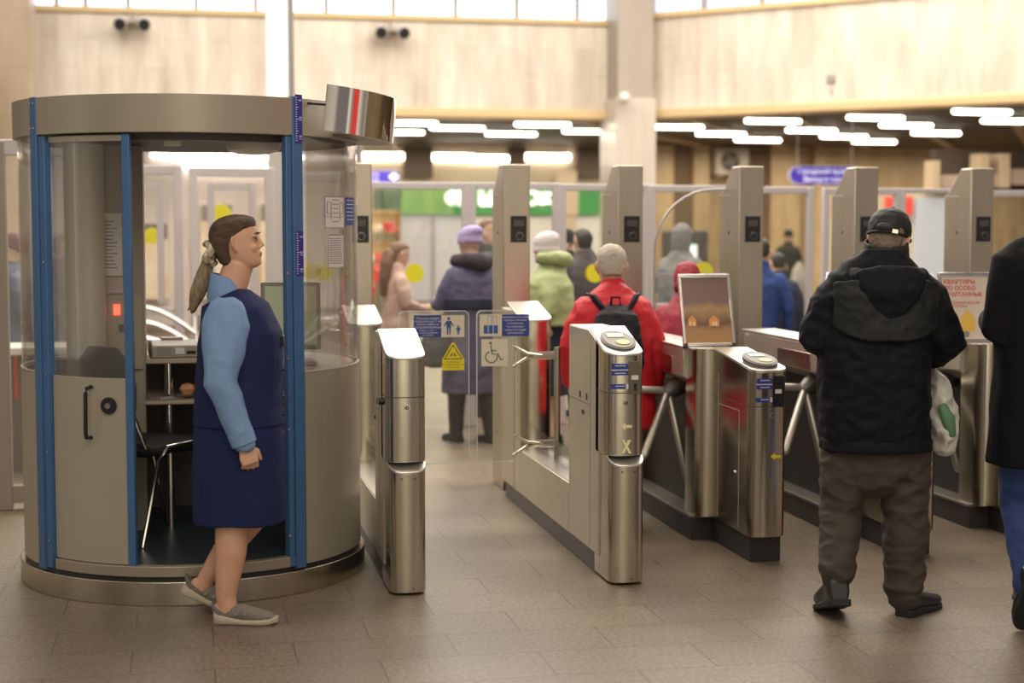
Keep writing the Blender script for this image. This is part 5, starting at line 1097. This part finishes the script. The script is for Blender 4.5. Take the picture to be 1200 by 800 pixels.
g.loft([(0, my(1030), mz(520)), (0, my(1028), mz(500)), (0, my(1027), mz(440)), (0, my(1027), mz(390)), (0, my(1030), mz(352)), (0, my(1032), mz(328)), (0, my(1034), mz(312)), (.01, my(1036), mz(298))], [(.225, .165), (.232, .175), (.235, .185), (.235, .18), (.235, .16), (.215, .13), (.155, .10), (.10, .088)], 32, (1, 0, 0), 2.6)
for P_ in (LM, RM):
    a, e_, w = [Vector(q) for q in P_]; s = 1 if a.y > 0 else -1
    g.loft([a+Vector((0, -s*.05, .055)), a+Vector((0, 0, .0)), (a+e_)/2, e_+Vector((0, s*.004, 0)), e_+(w-e_)*.3, e_+(w-e_)*.65, w-(w-e_)*.08], [(.075, .08), (.092, .11), (.090, .10), (.086, .088), (.082, .082), (.075, .075), (.062, .062)], 20, (1, .0, .4), dome=True)
me = eval_mesh(g, .008, 4, .018, 8, 1.3, 11); put('jacket', me, blackj, Mn)
# raised collar
c_ = MB(); rings = []
for (z_, rx, ry) in ((mz(328), .115, .135), (mz(312), .100, .108), (mz(297), .092, .096), (mz(286), .088, .092), (mz(284), .080, .084), (mz(300), .08, .08)):
    rings.append([Vector((.025+rx*math.cos(2*PI*i/28), my(1040)+ry*math.sin(2*PI*i/28), z_+.02*math.cos(2*PI*i/28))) for i in range(28)])
put('collar', eval_mesh(MB().ring(rings), .006, 2, .006, 14, .6), blackj2, Mn)
# back yoke panel: shield over the shoulders with a bulky folded hood
def back_patch(name, outline, off, m, nx=26, nz=20, thick=.012, par=Mn):
    """quilted patch wrapped on the back: outline(u)-> z lower edge"""
    return None
hd_ = MB()
def drape(v0, pts_fn, name, rad, m, smooth=4, wr=.012):
    pass
h_ = MB()
h_.loft([(-.02, my(988), mz(322)), (-.10, my(1000), mz(326)), (-.145, my(1030), mz(332)), (-.11, my(1064), mz(326)), (-.02, my(1080), mz(322))], [(.030, .028), (.045, .045), (.05, .055), (.045, .045), (.030, .028)], 18, (0, 0, 1), dome=True)
h_.loft([(-.155, my(1034), mz(320)), (-.175, my(1034), mz(340)), (-.18, my(1033), mz(362)), (-.175, my(1032), mz(378))], [(.15, .035), (.135, .045), (.09, .035), (.03, .02)], 20, (1, 0, 0), dome=True)
put('hood', eval_mesh(h_, .008, 4, .014, 9, 1.0, 4), blackj, Mn)
y_ = MB(); rows = []
# yoke: a thin shell following the jacket's back, from shoulder seam to the curved lower seam
def bx_(yy): return -.17*math.sqrt(max(.0, 1-(abs(yy)/.25)**2.6))-.012
for j in range(2):
    pass
n_ = 30; top = []; 
for layer in (0, .012):
    for t in range(9):
        row_ = []
        for i in range(n_+1):
            yy = my(972)+(my(1092)-my(972))*i/n_; u_ = i/n_; zl = mz(396) + .028*abs(2*u_-1)**3*2; zt_ = mz(330)+.02*math.sin(PI*u_); z_ = zt_+(zl-zt_)*t/8
            row_.append(Vector((bx_(yy)*(1 if t > 1 else .93)-.010-layer, yy, z_)))
        rows.append(row_)
vv = [p for r_0 in rows for p in r_0]; W_ = n_+1; ff = []
for t in range(8):
    for i in range(n_): a = t*W_+i; ff.append((a, a+1, a+W_+1, a+W_)); a += 9*W_; ff.append((a, a+W_, a+W_+1, a+1))
for i in range(n_):
    ff.append((i, 9*W_+i, 9*W_+i+1, i+1)); a = 8*W_+i; ff.append((a, a+1, a+1+9*W_, a+9*W_))
for t in range(8):
    a = t*W_; ff.append((a, a+W_, a+W_+9*W_, a+9*W_)); a = t*W_+n_; ff.append((a, a+9*W_, a+W_+9*W_, a+W_))
put('yoke', eval_mesh(MB().add(vv, ff), .006, 2, .010, 9, 1.0, 4), blackj2, Mn)
for s, a, c2 in ((1, (972, 318), (940, 352)), (-1, (1085, 312), (1118, 352))):
    pp = [(-.03, my(a[0]), mz(a[1])+.012), (-.045, my((a[0]+c2[0])/2), mz((a[1]+c2[1])/2)+.028), (-.05, my(c2[0])+s*-.02, mz(c2[1])+.02)]
    pass
MB().loft([(-.05, my(1090), mz(515)), (.0, my(1098), mz(517))], [.01, .01], 8, (0, 0, 1)) 
# hem band
hb = MB(); rings = []
for (z_, k_) in ((mz(524), .98), (mz(522), 1.0), (mz(512), 1.0), (mz(510), .98)): rings.append([Vector((.172*k_*math.copysign(abs(math.cos(2*PI*i/36))**.75, math.cos(2*PI*i/36)), my(1030)+.236*k_*math.copysign(abs(math.sin(2*PI*i/36))**.75, math.sin(2*PI*i/36)), z_)) for i in range(36)])
put('jacket_hem', eval_mesh(MB().ring(rings), .006, 1, .006, 12), blackj, Mn)
# trousers
t_ = MB(); t_.loft([(0, my(1030), mz(545)), (0, my(1030), mz(515)), (0, my(1030), mz(490))], [(.19, .135), (.20, .14), (.19, .135)], 24, (1, 0, 0), 2.4, dome=True)
def tl(P_, r_, dx):
    a, k0, e0 = [Vector(q) for q in P_]; t_.loft([a, (a+k0)/2, k0, (k0+e0)/2, e0+Vector((0, 0, .03)), e0+Vector((.0, 0, -.005))], r_, 20, (1, 0, 0), dome=True)
tl(LL, [(.115, .12), (.104, .115), (.090, .10), (.080, .09), (.078, .085), (.066, .076)], 0); tl(RL, [(.115, .12), (.108, .115), (.100, .105), (.090, .095), (.086, .09), (.074, .08)], 0)
put('trousers', eval_mesh(t_, .007, 3, .022, 7, 1.5, 6), browntr, Mn)
bshoe = mat('black leather shoe', (.014, .014, .018), .35, bump=.1, bscale=60); bsole = mat('black rubber sole', (.015, .015, .015), .7)
shoe('shoe', Mn, (-.165, my(983), .075), math.radians(2), bshoe, bsole, pitch=math.radians(17), L=.29, W=.125, H=.125)
shoe('shoe', Mn, (-.05, my(1062), .0), math.radians(-42), bshoe, bsole, L=.29, W=.11, H=.10)
# hair fringe and cap
gh = MB(); zloft(gh, SHORT, hmM); put('hair', eval_mesh(gh, .006, 2, .005, 50), mat('grey brown hair', (.16, .12, .085), .6, var=(.28, .22, .16), vscale=40), Mn)
capm = mat('black cap cloth', (.010, .011, .013), .6, bump=.2, bscale=200)
cp = MB(); zloft(cp, [(.012, .098, -.112, .086), (.03, .101, -.116, .089), (.055, .101, -.116, .090), (.085, .090, -.108, .084), (.112, .066, -.088, .068), (.133, .03, -.055, .042), (.140, .005, -.025, .016)], hmM); cap = put('cap', eval_mesh(cp, .005, 2, .004, 20), capm, Mn)
MB().loft([hmM @ Vector((.095, 0, .03)), hmM @ Vector((.14, 0, .028)), hmM @ Vector((.175, 0, .015))], [(.078, .004), (.07, .004), (.035, .003)], 18, (0, 0, 1), dome=True).build('peak', capm, cap)
op_ = MB(); op_.loft([hmM @ Vector((-.108, 0, .032)), hmM @ Vector((-.1175, 0, .033))], [(.036, .020), (.034, .018)], 20, hmM.to_3x3() @ Vector((0, 0, 1)), dome=True); op_.build('back_opening', mat('dark grey hair gap', (.05, .048, .046), .7), cap)
ap = MB(); ap.tube([hmM @ Vector((-.118*math.cos(a), .095*math.sin(a), .012)) for a in [x*.2 for x in range(-5, 6)]], .006, 8); ap.build('adjusting_strap', capm, cap)
MB().box(-.008, .008, -.012, .012, -.008, .008, hmM @ Matrix.Translation((-.119, -.045, .014)) @ Matrix.Rotation(math.radians(25), 4, 'Z')).build('strap_buckle', chrome, cap)
MB().ell(hmM @ Vector((-.007, 0, .142)), (.010, .010, .006), 10).build('top_button', capm, cap)
# white plastic bag
bg = MB(); q = Vector((.16, my(1110), 0)); bg.loft([(.10, my(1104), mz(430)), (.10, my(1109), mz(450)), (.09, my(1113), mz(480)), (.08, my(1114), mz(505)), (.08, my(1115), mz(521))], [(.012, .03), (.04, .05), (.062, .07), (.066, .085), (.05, .07)], 22, (1, 0, 0), dome=True)
me = eval_mesh(bg, .006, 2, .030, 13, .7, 9)
pb = bpy.data.objects.new('plastic_bag', me); COL.objects.link(pb); me.materials.clear(); me.materials.append(mat('white plastic film', (.62, .60, .55), .35, var=(.80, .78, .72), vscale=7)); 
M0 = Matrix.Translation(Mn.location) @ Matrix.Rotation(PI/2-YAW, 4, 'Z'); me.transform(M0); tag(pb, "crumpled white plastic bag with a green patch at the cap man's right hip", 'bag')
gp = MB(); gp.loft([(.018, my(1108), mz(475)), (.002, my(1114), mz(490)), (.008, my(1119), mz(508))], [(.02, .012), (.03, .014), (.018, .012)], 14, (1, 0, 0), dome=True); go = gp.build('green_print', mat('green print', (.12, .26, .14), .5), pb, xf=M0)
# ================ MAN AT THE RIGHT EDGE ================
coatb = mat('black wool coat', (.006, .006, .008), .8, bump=.2, bscale=250, spec=.2); jeans = mat('blue jeans', (.02, .045, .16), .8, var=(.03, .06, .20), vscale=8, bump=.2, bscale=200)
er = at(1232, 400, 5.95); Ed = thing('person', 'man in a long black coat and blue jeans at the right edge', 'person', (er.x, 5.95, 0), PI/2-YAW+.12)
def ey(px): return (1232-px)/288.0
def ez(py): return (738-py)/288.0
b = MB(); hmE = head_M((.07, 0, 1.63), 0, math.radians(14), 0, 1.0); add_head(b, hmE); b.loft([(0, 0, 1.42), (.02, 0, 1.48), (.05, 0, 1.55)], [.065, .058, .058], 16, (1, 0, 0), dome=True)
b.loft([(0, 0, .85), (0, 0, 1.1), (0, 0, 1.4), (0, 0, 1.46)], [(.15, .11), (.14, .11), (.17, .1), (.08, .07)], 18, (1, 0, 0), dome=True)
EL = [(0, ey(1183), ez(305)), (.0, ey(1168), ez(385)), (.24, ey(1188), ez(375))]; ER = [(0, -ey(1183), ez(305)), (0, -ey(1168), ez(385)), (.24, -ey(1188), ez(370))]
for P_, s in ((EL, 1), (ER, -1)): limb(b, P_, [.045, .042, .03]); add_hand(b, P_[2], (1, -s*.4, .1), (0, -s, -.2), (0, 0, 1), .5)
L1 = [(0, ey(1205), ez(520)), (.03, ey(1203), ez(600)), (-.16, ey(1192), ez(682))]; L2 = [(0, ey(1258), ez(520)), (.10, ey(1258), ez(610)), (.22, ey(1258), ez(712))]
for P_ in (L1, L2): limb(b, P_, [.085, .06, .045])
put('body', eval_mesh(b, .008, 3), skin, Ed); add_eyes(hmE, Ed)
g = MB(); g.loft([(0, 0, ez(545)), (0, 0, ez(500)), (0, 0, ez(440)), (0, 0, ez(370)), (0, 0, ez(310)), (0, 0, ez(290)), (0, 0, ez(274)), (0, 0, ez(262))], [(.255, .18), (.25, .175), (.235, .165), (.23, .16), (.235, .15), (.20, .12), (.12, .09), (.085, .08)], 30, (1, 0, 0), 2.5)
for P_ in (EL, ER):
    a, e_, w = [Vector(q) for q in P_]; s = 1 if a.y > 0 else -1; g.loft([a+Vector((0, -s*.05, .04)), a, (a+e_)/2, e_, (e_+w)/2, w-(w-e_)*.1], [(.075, .075), (.092, .095), (.085, .09), (.078, .08), (.07, .07), (.06, .06)], 18, (1, 0, .4), dome=True)
put('coat', eval_mesh(g, .009, 4, .010, 6, .7, 14), coatb, Ed)
t_ = MB(); t_.loft([(0, 0, .75), (0, 0, .9), (0, 0, 1.0)], [(.17, .12), (.18, .125), (.16, .11)], 22, (1, 0, 0), dome=True)
for P_ in (L1, L2): a, k0, e0 = [Vector(q) for q in P_]; t_.loft([a, (a+k0)/2, k0, (k0+e0)/2, e0], [.11, .10, .085, .075, .07], 18, (1, 0, 0), dome=True)
put('jeans', eval_mesh(t_, .008, 3, .014, 8, 1.3, 2), jeans, Ed)
shoe('shoe', Ed, (-.26, ey(1186), .25), math.radians(-4), bshoe, bsole, pitch=math.radians(62), L=.28, W=.105, H=.09)
shoe('shoe', Ed, (.16, ey(1258), 0), 0, bshoe, bsole, L=.28, W=.105, H=.09)
gh = MB(); zloft(gh, SHORT, hmE); put('hair', eval_mesh(gh, .007, 2, .004, 40), mat('dark hair', (.03, .022, .016), .6), Ed)
# ================ MAN IN RED WITH BACKPACK ================
redj = mat('red padded jacket', (.58, .018, .03), .55, bump=.2, bscale=80, spec=.35); dred = mat('dark red jacket', (.30, .010, .035), .6, bump=.2, bscale=80)
dkt = mat('dark trousers', (.02, .02, .025), .8)
grey_h = mat('short grey hair', (.42, .36, .30), .8, var=(.55, .50, .44), vscale=60)
rp_ = at(719, 400, 8.5)
Rm, hmR, k = figure_person('grey-haired man in a red jacket with a black backpack, seen from behind', 718, (rp_.x, 8.5, 0), PI/2-YAW+.05, 1.53, redj, dkt, arms=[((0, .20, 1.37), (-.02, .275, 1.10), (.10, .26, .88), HDN(1)), ((0, -.20, 1.37), (-.02, -.275, 1.08), (.08, -.27, .82), HDN(-1))], head=(-.05, .30), hairm=grey_h, coat=(.60, .235, .165), fat=1.12, vox=.009, stride=.12, lean=9, headk=1.20)
BK = lambda x, y, z: Vector((x+(z-.92)*.158-.02, y, z))*.9
bpk = MB(); bpk.loft([BK(-.215, 0, .92), BK(-.235, 0, 1.0), BK(-.24, 0, 1.15), BK(-.20, 0, 1.28), BK(-.14, 0, 1.34)], [(.12, .04), (.145, .065), (.14, .075), (.12, .06), (.075, .03)], 24, (1, 0, 0), 2.8, dome=True)
bpo = thing('backpack', 'small black backpack worn by the grey-haired man in red', 'backpack', Rm.location, Rm.rotation_euler.z)
bkm = mat('black nylon', (.006, .006, .012), .65, spec=.25, bump=.2, bscale=90)
put('pack_body', eval_mesh(bpk, .008, 3, .010, 10), bkm, bpo)
for s in (-1, 1): MB().loft([BK(-.19, s*.045, 1.27), BK(-.165, s*.085, 1.345), BK(-.11, s*.125, 1.395), BK(.0, s*.16, 1.40), BK(.13, s*.16, 1.34), BK(.15, s*.17, 1.2)], [(.030, .012)]*6, 10, (0, 1, 0), 3).build('shoulder_strap', bkm, bpo)
MB().tube([BK(-.16, -.03, 1.36), BK(-.16, -.025, 1.41), BK(-.16, .025, 1.41), BK(-.16, .03, 1.36)], .007).build('carry_loop', bkm, bpo); MB().tube([BK(-.312, 0, 1.22), BK(-.322, .0, 1.1), BK(-.30, 0, .98)], .004, 6).build('zip', greyp, bpo)
# second red figure, added for the glass reflection of the man in red
p2_ = at(806, 400, 9.1); R2, hm2_, _ = figure_person('stooping dark red figure standing in for the reflected red jacket behind the framed advert', 812, (p2_.x-.03, 9.1, 0), PI/2-YAW-.2, 1.42, dred, dkt, arms=arms_front(1.05, .3), head=(0, .7), fat=1.05, vox=.014, lean=20)
hdm = MB(); zloft(hdm, [(-.12, .03, -.10, .085), (-.07, .05, -.115, .09), (0, .07, -.125, .094), (.06, .092, -.125, .094), (.10, .08, -.105, .082), (.135, .03, -.07, .05), (.15, -.02, -.05, .02)], hm2_); put('hood', eval_mesh(hdm, .011, 3, .008, 16), dred, R2)
# ================ WOMAN IN PURPLE HAT ================
pcoat = mat('slate purple coat', (.085, .080, .155), .75, bump=.2, bscale=60, var=(.10, .095, .175), vscale=5)
pw = at(553, 400, 11.95)
bsk = mat('black boots', (.02, .018, .022), .45)
Pw, hmP, k = figure_person('woman in a lilac knitted hat and slate-purple long coat beyond the glass flaps', 553, (pw.x, 11.95, 0), PI/2+.35, 1.64, pcoat, bsk, arms=[((0, .19, 1.37), (.06, .25, 1.10), (.26, .18, 1.10), ((1, -.2, .3), (0, -1, 0), (0, 0, 1), .8)), ((0, -.19, 1.37), (.02, -.245, 1.10), (.2, -.2, .98), ((1, 0, 0), (0, 1, 0), (0, 0, 1), .7))], head=(.3, .1), coat=(.40, .225, .175), fat=1.06, vox=.011, stride=.10, shoem=bsk)
beanie(Pw, hmP, mat('lilac knit', (.42, .34, .62), .85, bump=.5, bscale=150), .05)
hood_roll(Pw, [(.03, .13, 1.40), (-.10, .10, 1.41), (-.15, 0, 1.39), (-.10, -.10, 1.41), (.03, -.13, 1.40)], [(.045, .05), (.06, .06), (.07, .07), (.06, .06), (.045, .05)], mat('dark plum hood', (.05, .035, .05), .8))
bt = MB(); 
for z_, r_0 in ((.985, .24), (1.03, .24)): pass
rings = [[Vector((.192*k_*math.cos(2*PI*i/30), .240*k_*math.sin(2*PI*i/30), z_)) for i in range(30)] for z_, k_ in ((1.03, .97), (1.035, 1.02), (1.115, 1.02), (1.12, .97))]
bt.ring(rings); put('waistband', eval_mesh(bt, .009, 1), mat('dark navy waistband', (.02, .022, .06), .6), Pw)
for s in (1, -1):
    an = ((-.02+.10) if s > 0 else (-.03-.10)); MB().loft([(an*.4+.01, s*.097, .44), (an*.8, s*.097, .28), (an, s*.097, .08)], [(.07, .072), (.062, .064), (.055, .058)], 16, (1, 0, 0), dome=True).build('boot_shaft', bsk, Pw)
hp_ = at(508, 412, 11.75); hb_ = MB(); hb_.loft([(0, 0, 0), (0, 0, .1), (0, 0, .2)], [(.13, .05), (.14, .06), (.10, .04)], 18, (0, 1, 0), 3, dome=True)
ho = thing('handbag', 'black handbag hanging from the arm of the lilac-hatted woman', 'handbag', (hp_.x+.03, 11.8, hp_.z-.08), 0); put('bag_body', eval_mesh(hb_, .01, 2, .008, 14), mat('black bag leather', (.015, .014, .018), .4), ho); MB().tube([(-.07, 0, .2), (-.05, 0, .33), (.05, 0, .36), (.09, 0, .2)], .009).build('handle', mat('black bag leather', (.015, .014, .018), .4), ho)
# ================ other travellers ================
def bgp(label, px, Y, rz, H, up, lo, arms, **kw): q = at(px, 400, Y); return figure_person(label, px, (q.x, Y, 0), rz, H, up, lo, arms, **kw)
pinkc = mat('pale pink overall', (.62, .42, .38), .75, bump=.1, bscale=50); dhair = mat('dark hair', (.03, .022, .016), .6); bh = mat('long brown hair', (.14, .075, .05), .6, var=(.22, .12, .08), vscale=20)
G, hmG, k = bgp('girl with long brown hair in a pale pink overall by the flower stall', 465, 13.6, -YAW+.35, 1.52, pinkc, pinkc, arms_front(1.05, .26), head=(0, .25), hairm=bh, headgear='long', coat=(.86, .165, .12), fat=.98, stride=.06)
lh = MB(); lh.loft([(-.06, 0, 1.60*k), (-.09, 0, 1.50*k), (-.115, 0, 1.35*k), (-.12, 0, 1.2*k)], [(.075, .05), (.09, .055), (.085, .04), (.05, .02)], 18, (1, 0, 0), dome=True); put('long_hair', eval_mesh(lh, .01, 2, .01, 25, .3), bh, G)
M2, hmm, k = bgp('short-haired man in dark clothes behind the lilac-hatted woman', 569, 13.6, PI/2-2.2, 1.72, mat('charcoal jacket', (.03, .03, .035), .8), dkt, arms_down(.05), hairm=mat('light brown hair', (.17, .09, .05), .7), head=(0, 0)); add_eyes(hmm, M2)
gj = mat('pale green padded jacket', (.36, .42, .20), .7, bump=.3, bscale=30, var=(.42, .48, .26), vscale=6)
Gw, hmW, k = bgp('woman in a white knitted hat and pale green padded jacket', 644, 11.6, PI/2+1.25, 1.60, gj, mat('navy skirt', (.018, .028, .05), .8), [((0, .19, 1.37), (-.02, .26, 1.10), (.2, .16, 1.08), ((1, 0, 0), (0, -1, 0), (0, 0, 1), .7)), ((0, -.19, 1.37), (-.03, -.26, 1.10), (.12, -.22, .95), HDN(-1))], head=(.45, 0), coat=(.99, .225, .185), fat=1.06, lowerkind='skirt')
beanie(Gw, hmW, mat('white knit', (.62, .58, .60), .85, bump=.5, bscale=150), .02, z0=-.01)
hood_roll(Gw, [(.06, .11, 1.43), (-.06, .10, 1.43), (-.12, 0, 1.41), (-.06, -.10, 1.43), (.06, -.11, 1.43)], [(.035, .04), (.05, .05), (.06, .06), (.05, .05), (.035, .04)], gj)
hood_roll(Gw, [(.08, .06, 1.41), (.02, .10, 1.41), (-.06, .05, 1.42), (.0, -.08, 1.41), (.10, -.05, 1.40)], [(.02, .025)]*5, mat('blue scarf', (.10, .16, .45), .8), 'scarf')
dj = mat('dark plum grey jacket', (.085, .068, .080), .8, bump=.2, bscale=50)
Pm, hmm, k = bgp('dark-haired person in a grey jacket holding a phone up to the face', 684, 13.4, PI/2+.2, 1.64, dj, dkt, [((0, .19, 1.37), (.12, .26, 1.22), (.18, .12, 1.50), ((.3, -.4, 1), (1, 0, 0), (0, 1, 0), .8)), ((0, -.19, 1.37), (.12, -.28, 1.22), (.18, -.12, 1.50), ((.3, .4, 1), (1, 0, 0), (0, -1, 0), .8))], hairm=dhair, coat=(.72, .20, .15), fat=1.05)
Bh, hmm, k = bgp('person in a black knitted hat behind the one holding up a phone', 664, 14.6, PI/2, 1.62, mat('black coat', (.02, .02, .024), .8), dkt, arms_down(), fat=.9); beanie(Bh, hmm, mat('black knit', (.015, .015, .02), .85))
hg = mat('grey hoodie', (.20, .19, .205), .85, bump=.2, bscale=60, var=(.23, .22, .235), vscale=6)
Ho, hmm, k = bgp('man in a grey hoodie with the hood up beyond the clear glass wing', 797, 13.8, -YAW+.9, 1.66, hg, mat('dark blue jeans', (.03, .045, .09), .8), arms_front(1.12, .28), coat=(.85, .215, .16), fat=1.06, head=(0, .1), collar=True)
hdm = MB(); zloft(hdm, [(-.12, .03, -.10, .085), (-.07, .05, -.115, .09), (0, .07, -.125, .092), (.06, .085, -.125, .092), (.10, .07, -.105, .08), (.135, .03, -.07, .05), (.15, -.02, -.05, .02)], hmm); put('hood', eval_mesh(hdm, .011, 3, .008, 16), hg, Ho)
bc_ = mat('royal blue coat', (.02, .055, .22), .75, bump=.2, bscale=50); nc = mat('navy coat', (.012, .02, .06), .8)
bgp('person in a royal blue coat partly hidden by the tall post', 891, 12.2, PI/2-.3, 1.56, bc_, dkt, arms_down(), hairm=dhair, coat=(.50, .19, .17), fat=.9, head=(0, .3))
bgp('person in a navy coat just right of the royal blue coat', 911, 13.6, PI/2-.1, 1.42, nc, dkt, arms_down(), hairm=dhair, coat=(.55, .21, .16), fat=1.0, head=(0, .3))
Fm, hmm, k = bgp('distant man in a black cap and dark jacket carrying a white bag', 922, 27.5, -PI/2-.1, 1.60, mat('dark olive jacket', (.045, .045, .035), .8), mat('grey blue trousers', (.07, .08, .11), .8), [((0, .19, 1.37), (.0, .25, 1.10), (.15, .18, 1.02), HDN(1)), ((0, -.19, 1.37), (.02, -.25, 1.10), (.2, -.1, 1.05), HDN(-1))], hairm=dhair); beanie(Fm, hmm, mat('black knit', (.015, .015, .02), .85))
fb = at(936, 322, 27.2); wbg = MB(); wbg.loft([(0, 0, -.26), (0, 0, -.1), (0, 0, .1), (0, 0, .22)], [(.10, .05), (.15, .07), (.11, .05), (.03, .02)], 16, (0, 1, 0), dome=True); wo_ = put('shopping_bag', eval_mesh(wbg, .015, 2, .02, 9), mat('white bag', (.7, .68, .68), .6), None); wo_.location = fb; tag(wo_, 'white shopping bag held by the distant man in the black cap', 'bag')
Lp, hmm, k = bgp('person in a navy puffer jacket and dark red hat at the left edge', 14, 12.6, PI/2-1.3, 1.58, mat('navy puffer', (.03, .04, .11), .5, bump=.4, bscale=14), dkt, arms_front(.95, .25), coat=(.78, .22, .18), fat=1.1, head=(0, .5)); beanie(Lp, hmm, mat('dark red knit', (.10, .03, .05), .85, bump=.5, bscale=90))
bgp('person in a black coat seen through the left glass of the booth', 74, 13.0, PI/2-1.6, 1.60, mat('black coat', (.02, .02, .024), .8), dkt, arms_front(.95, .25), coat=(.60, .22, .16), hairm=dhair)
for o in bpy.data.objects:
    for k_ in ('_k', '_hm'):
        if k_ in o: del o[k_]
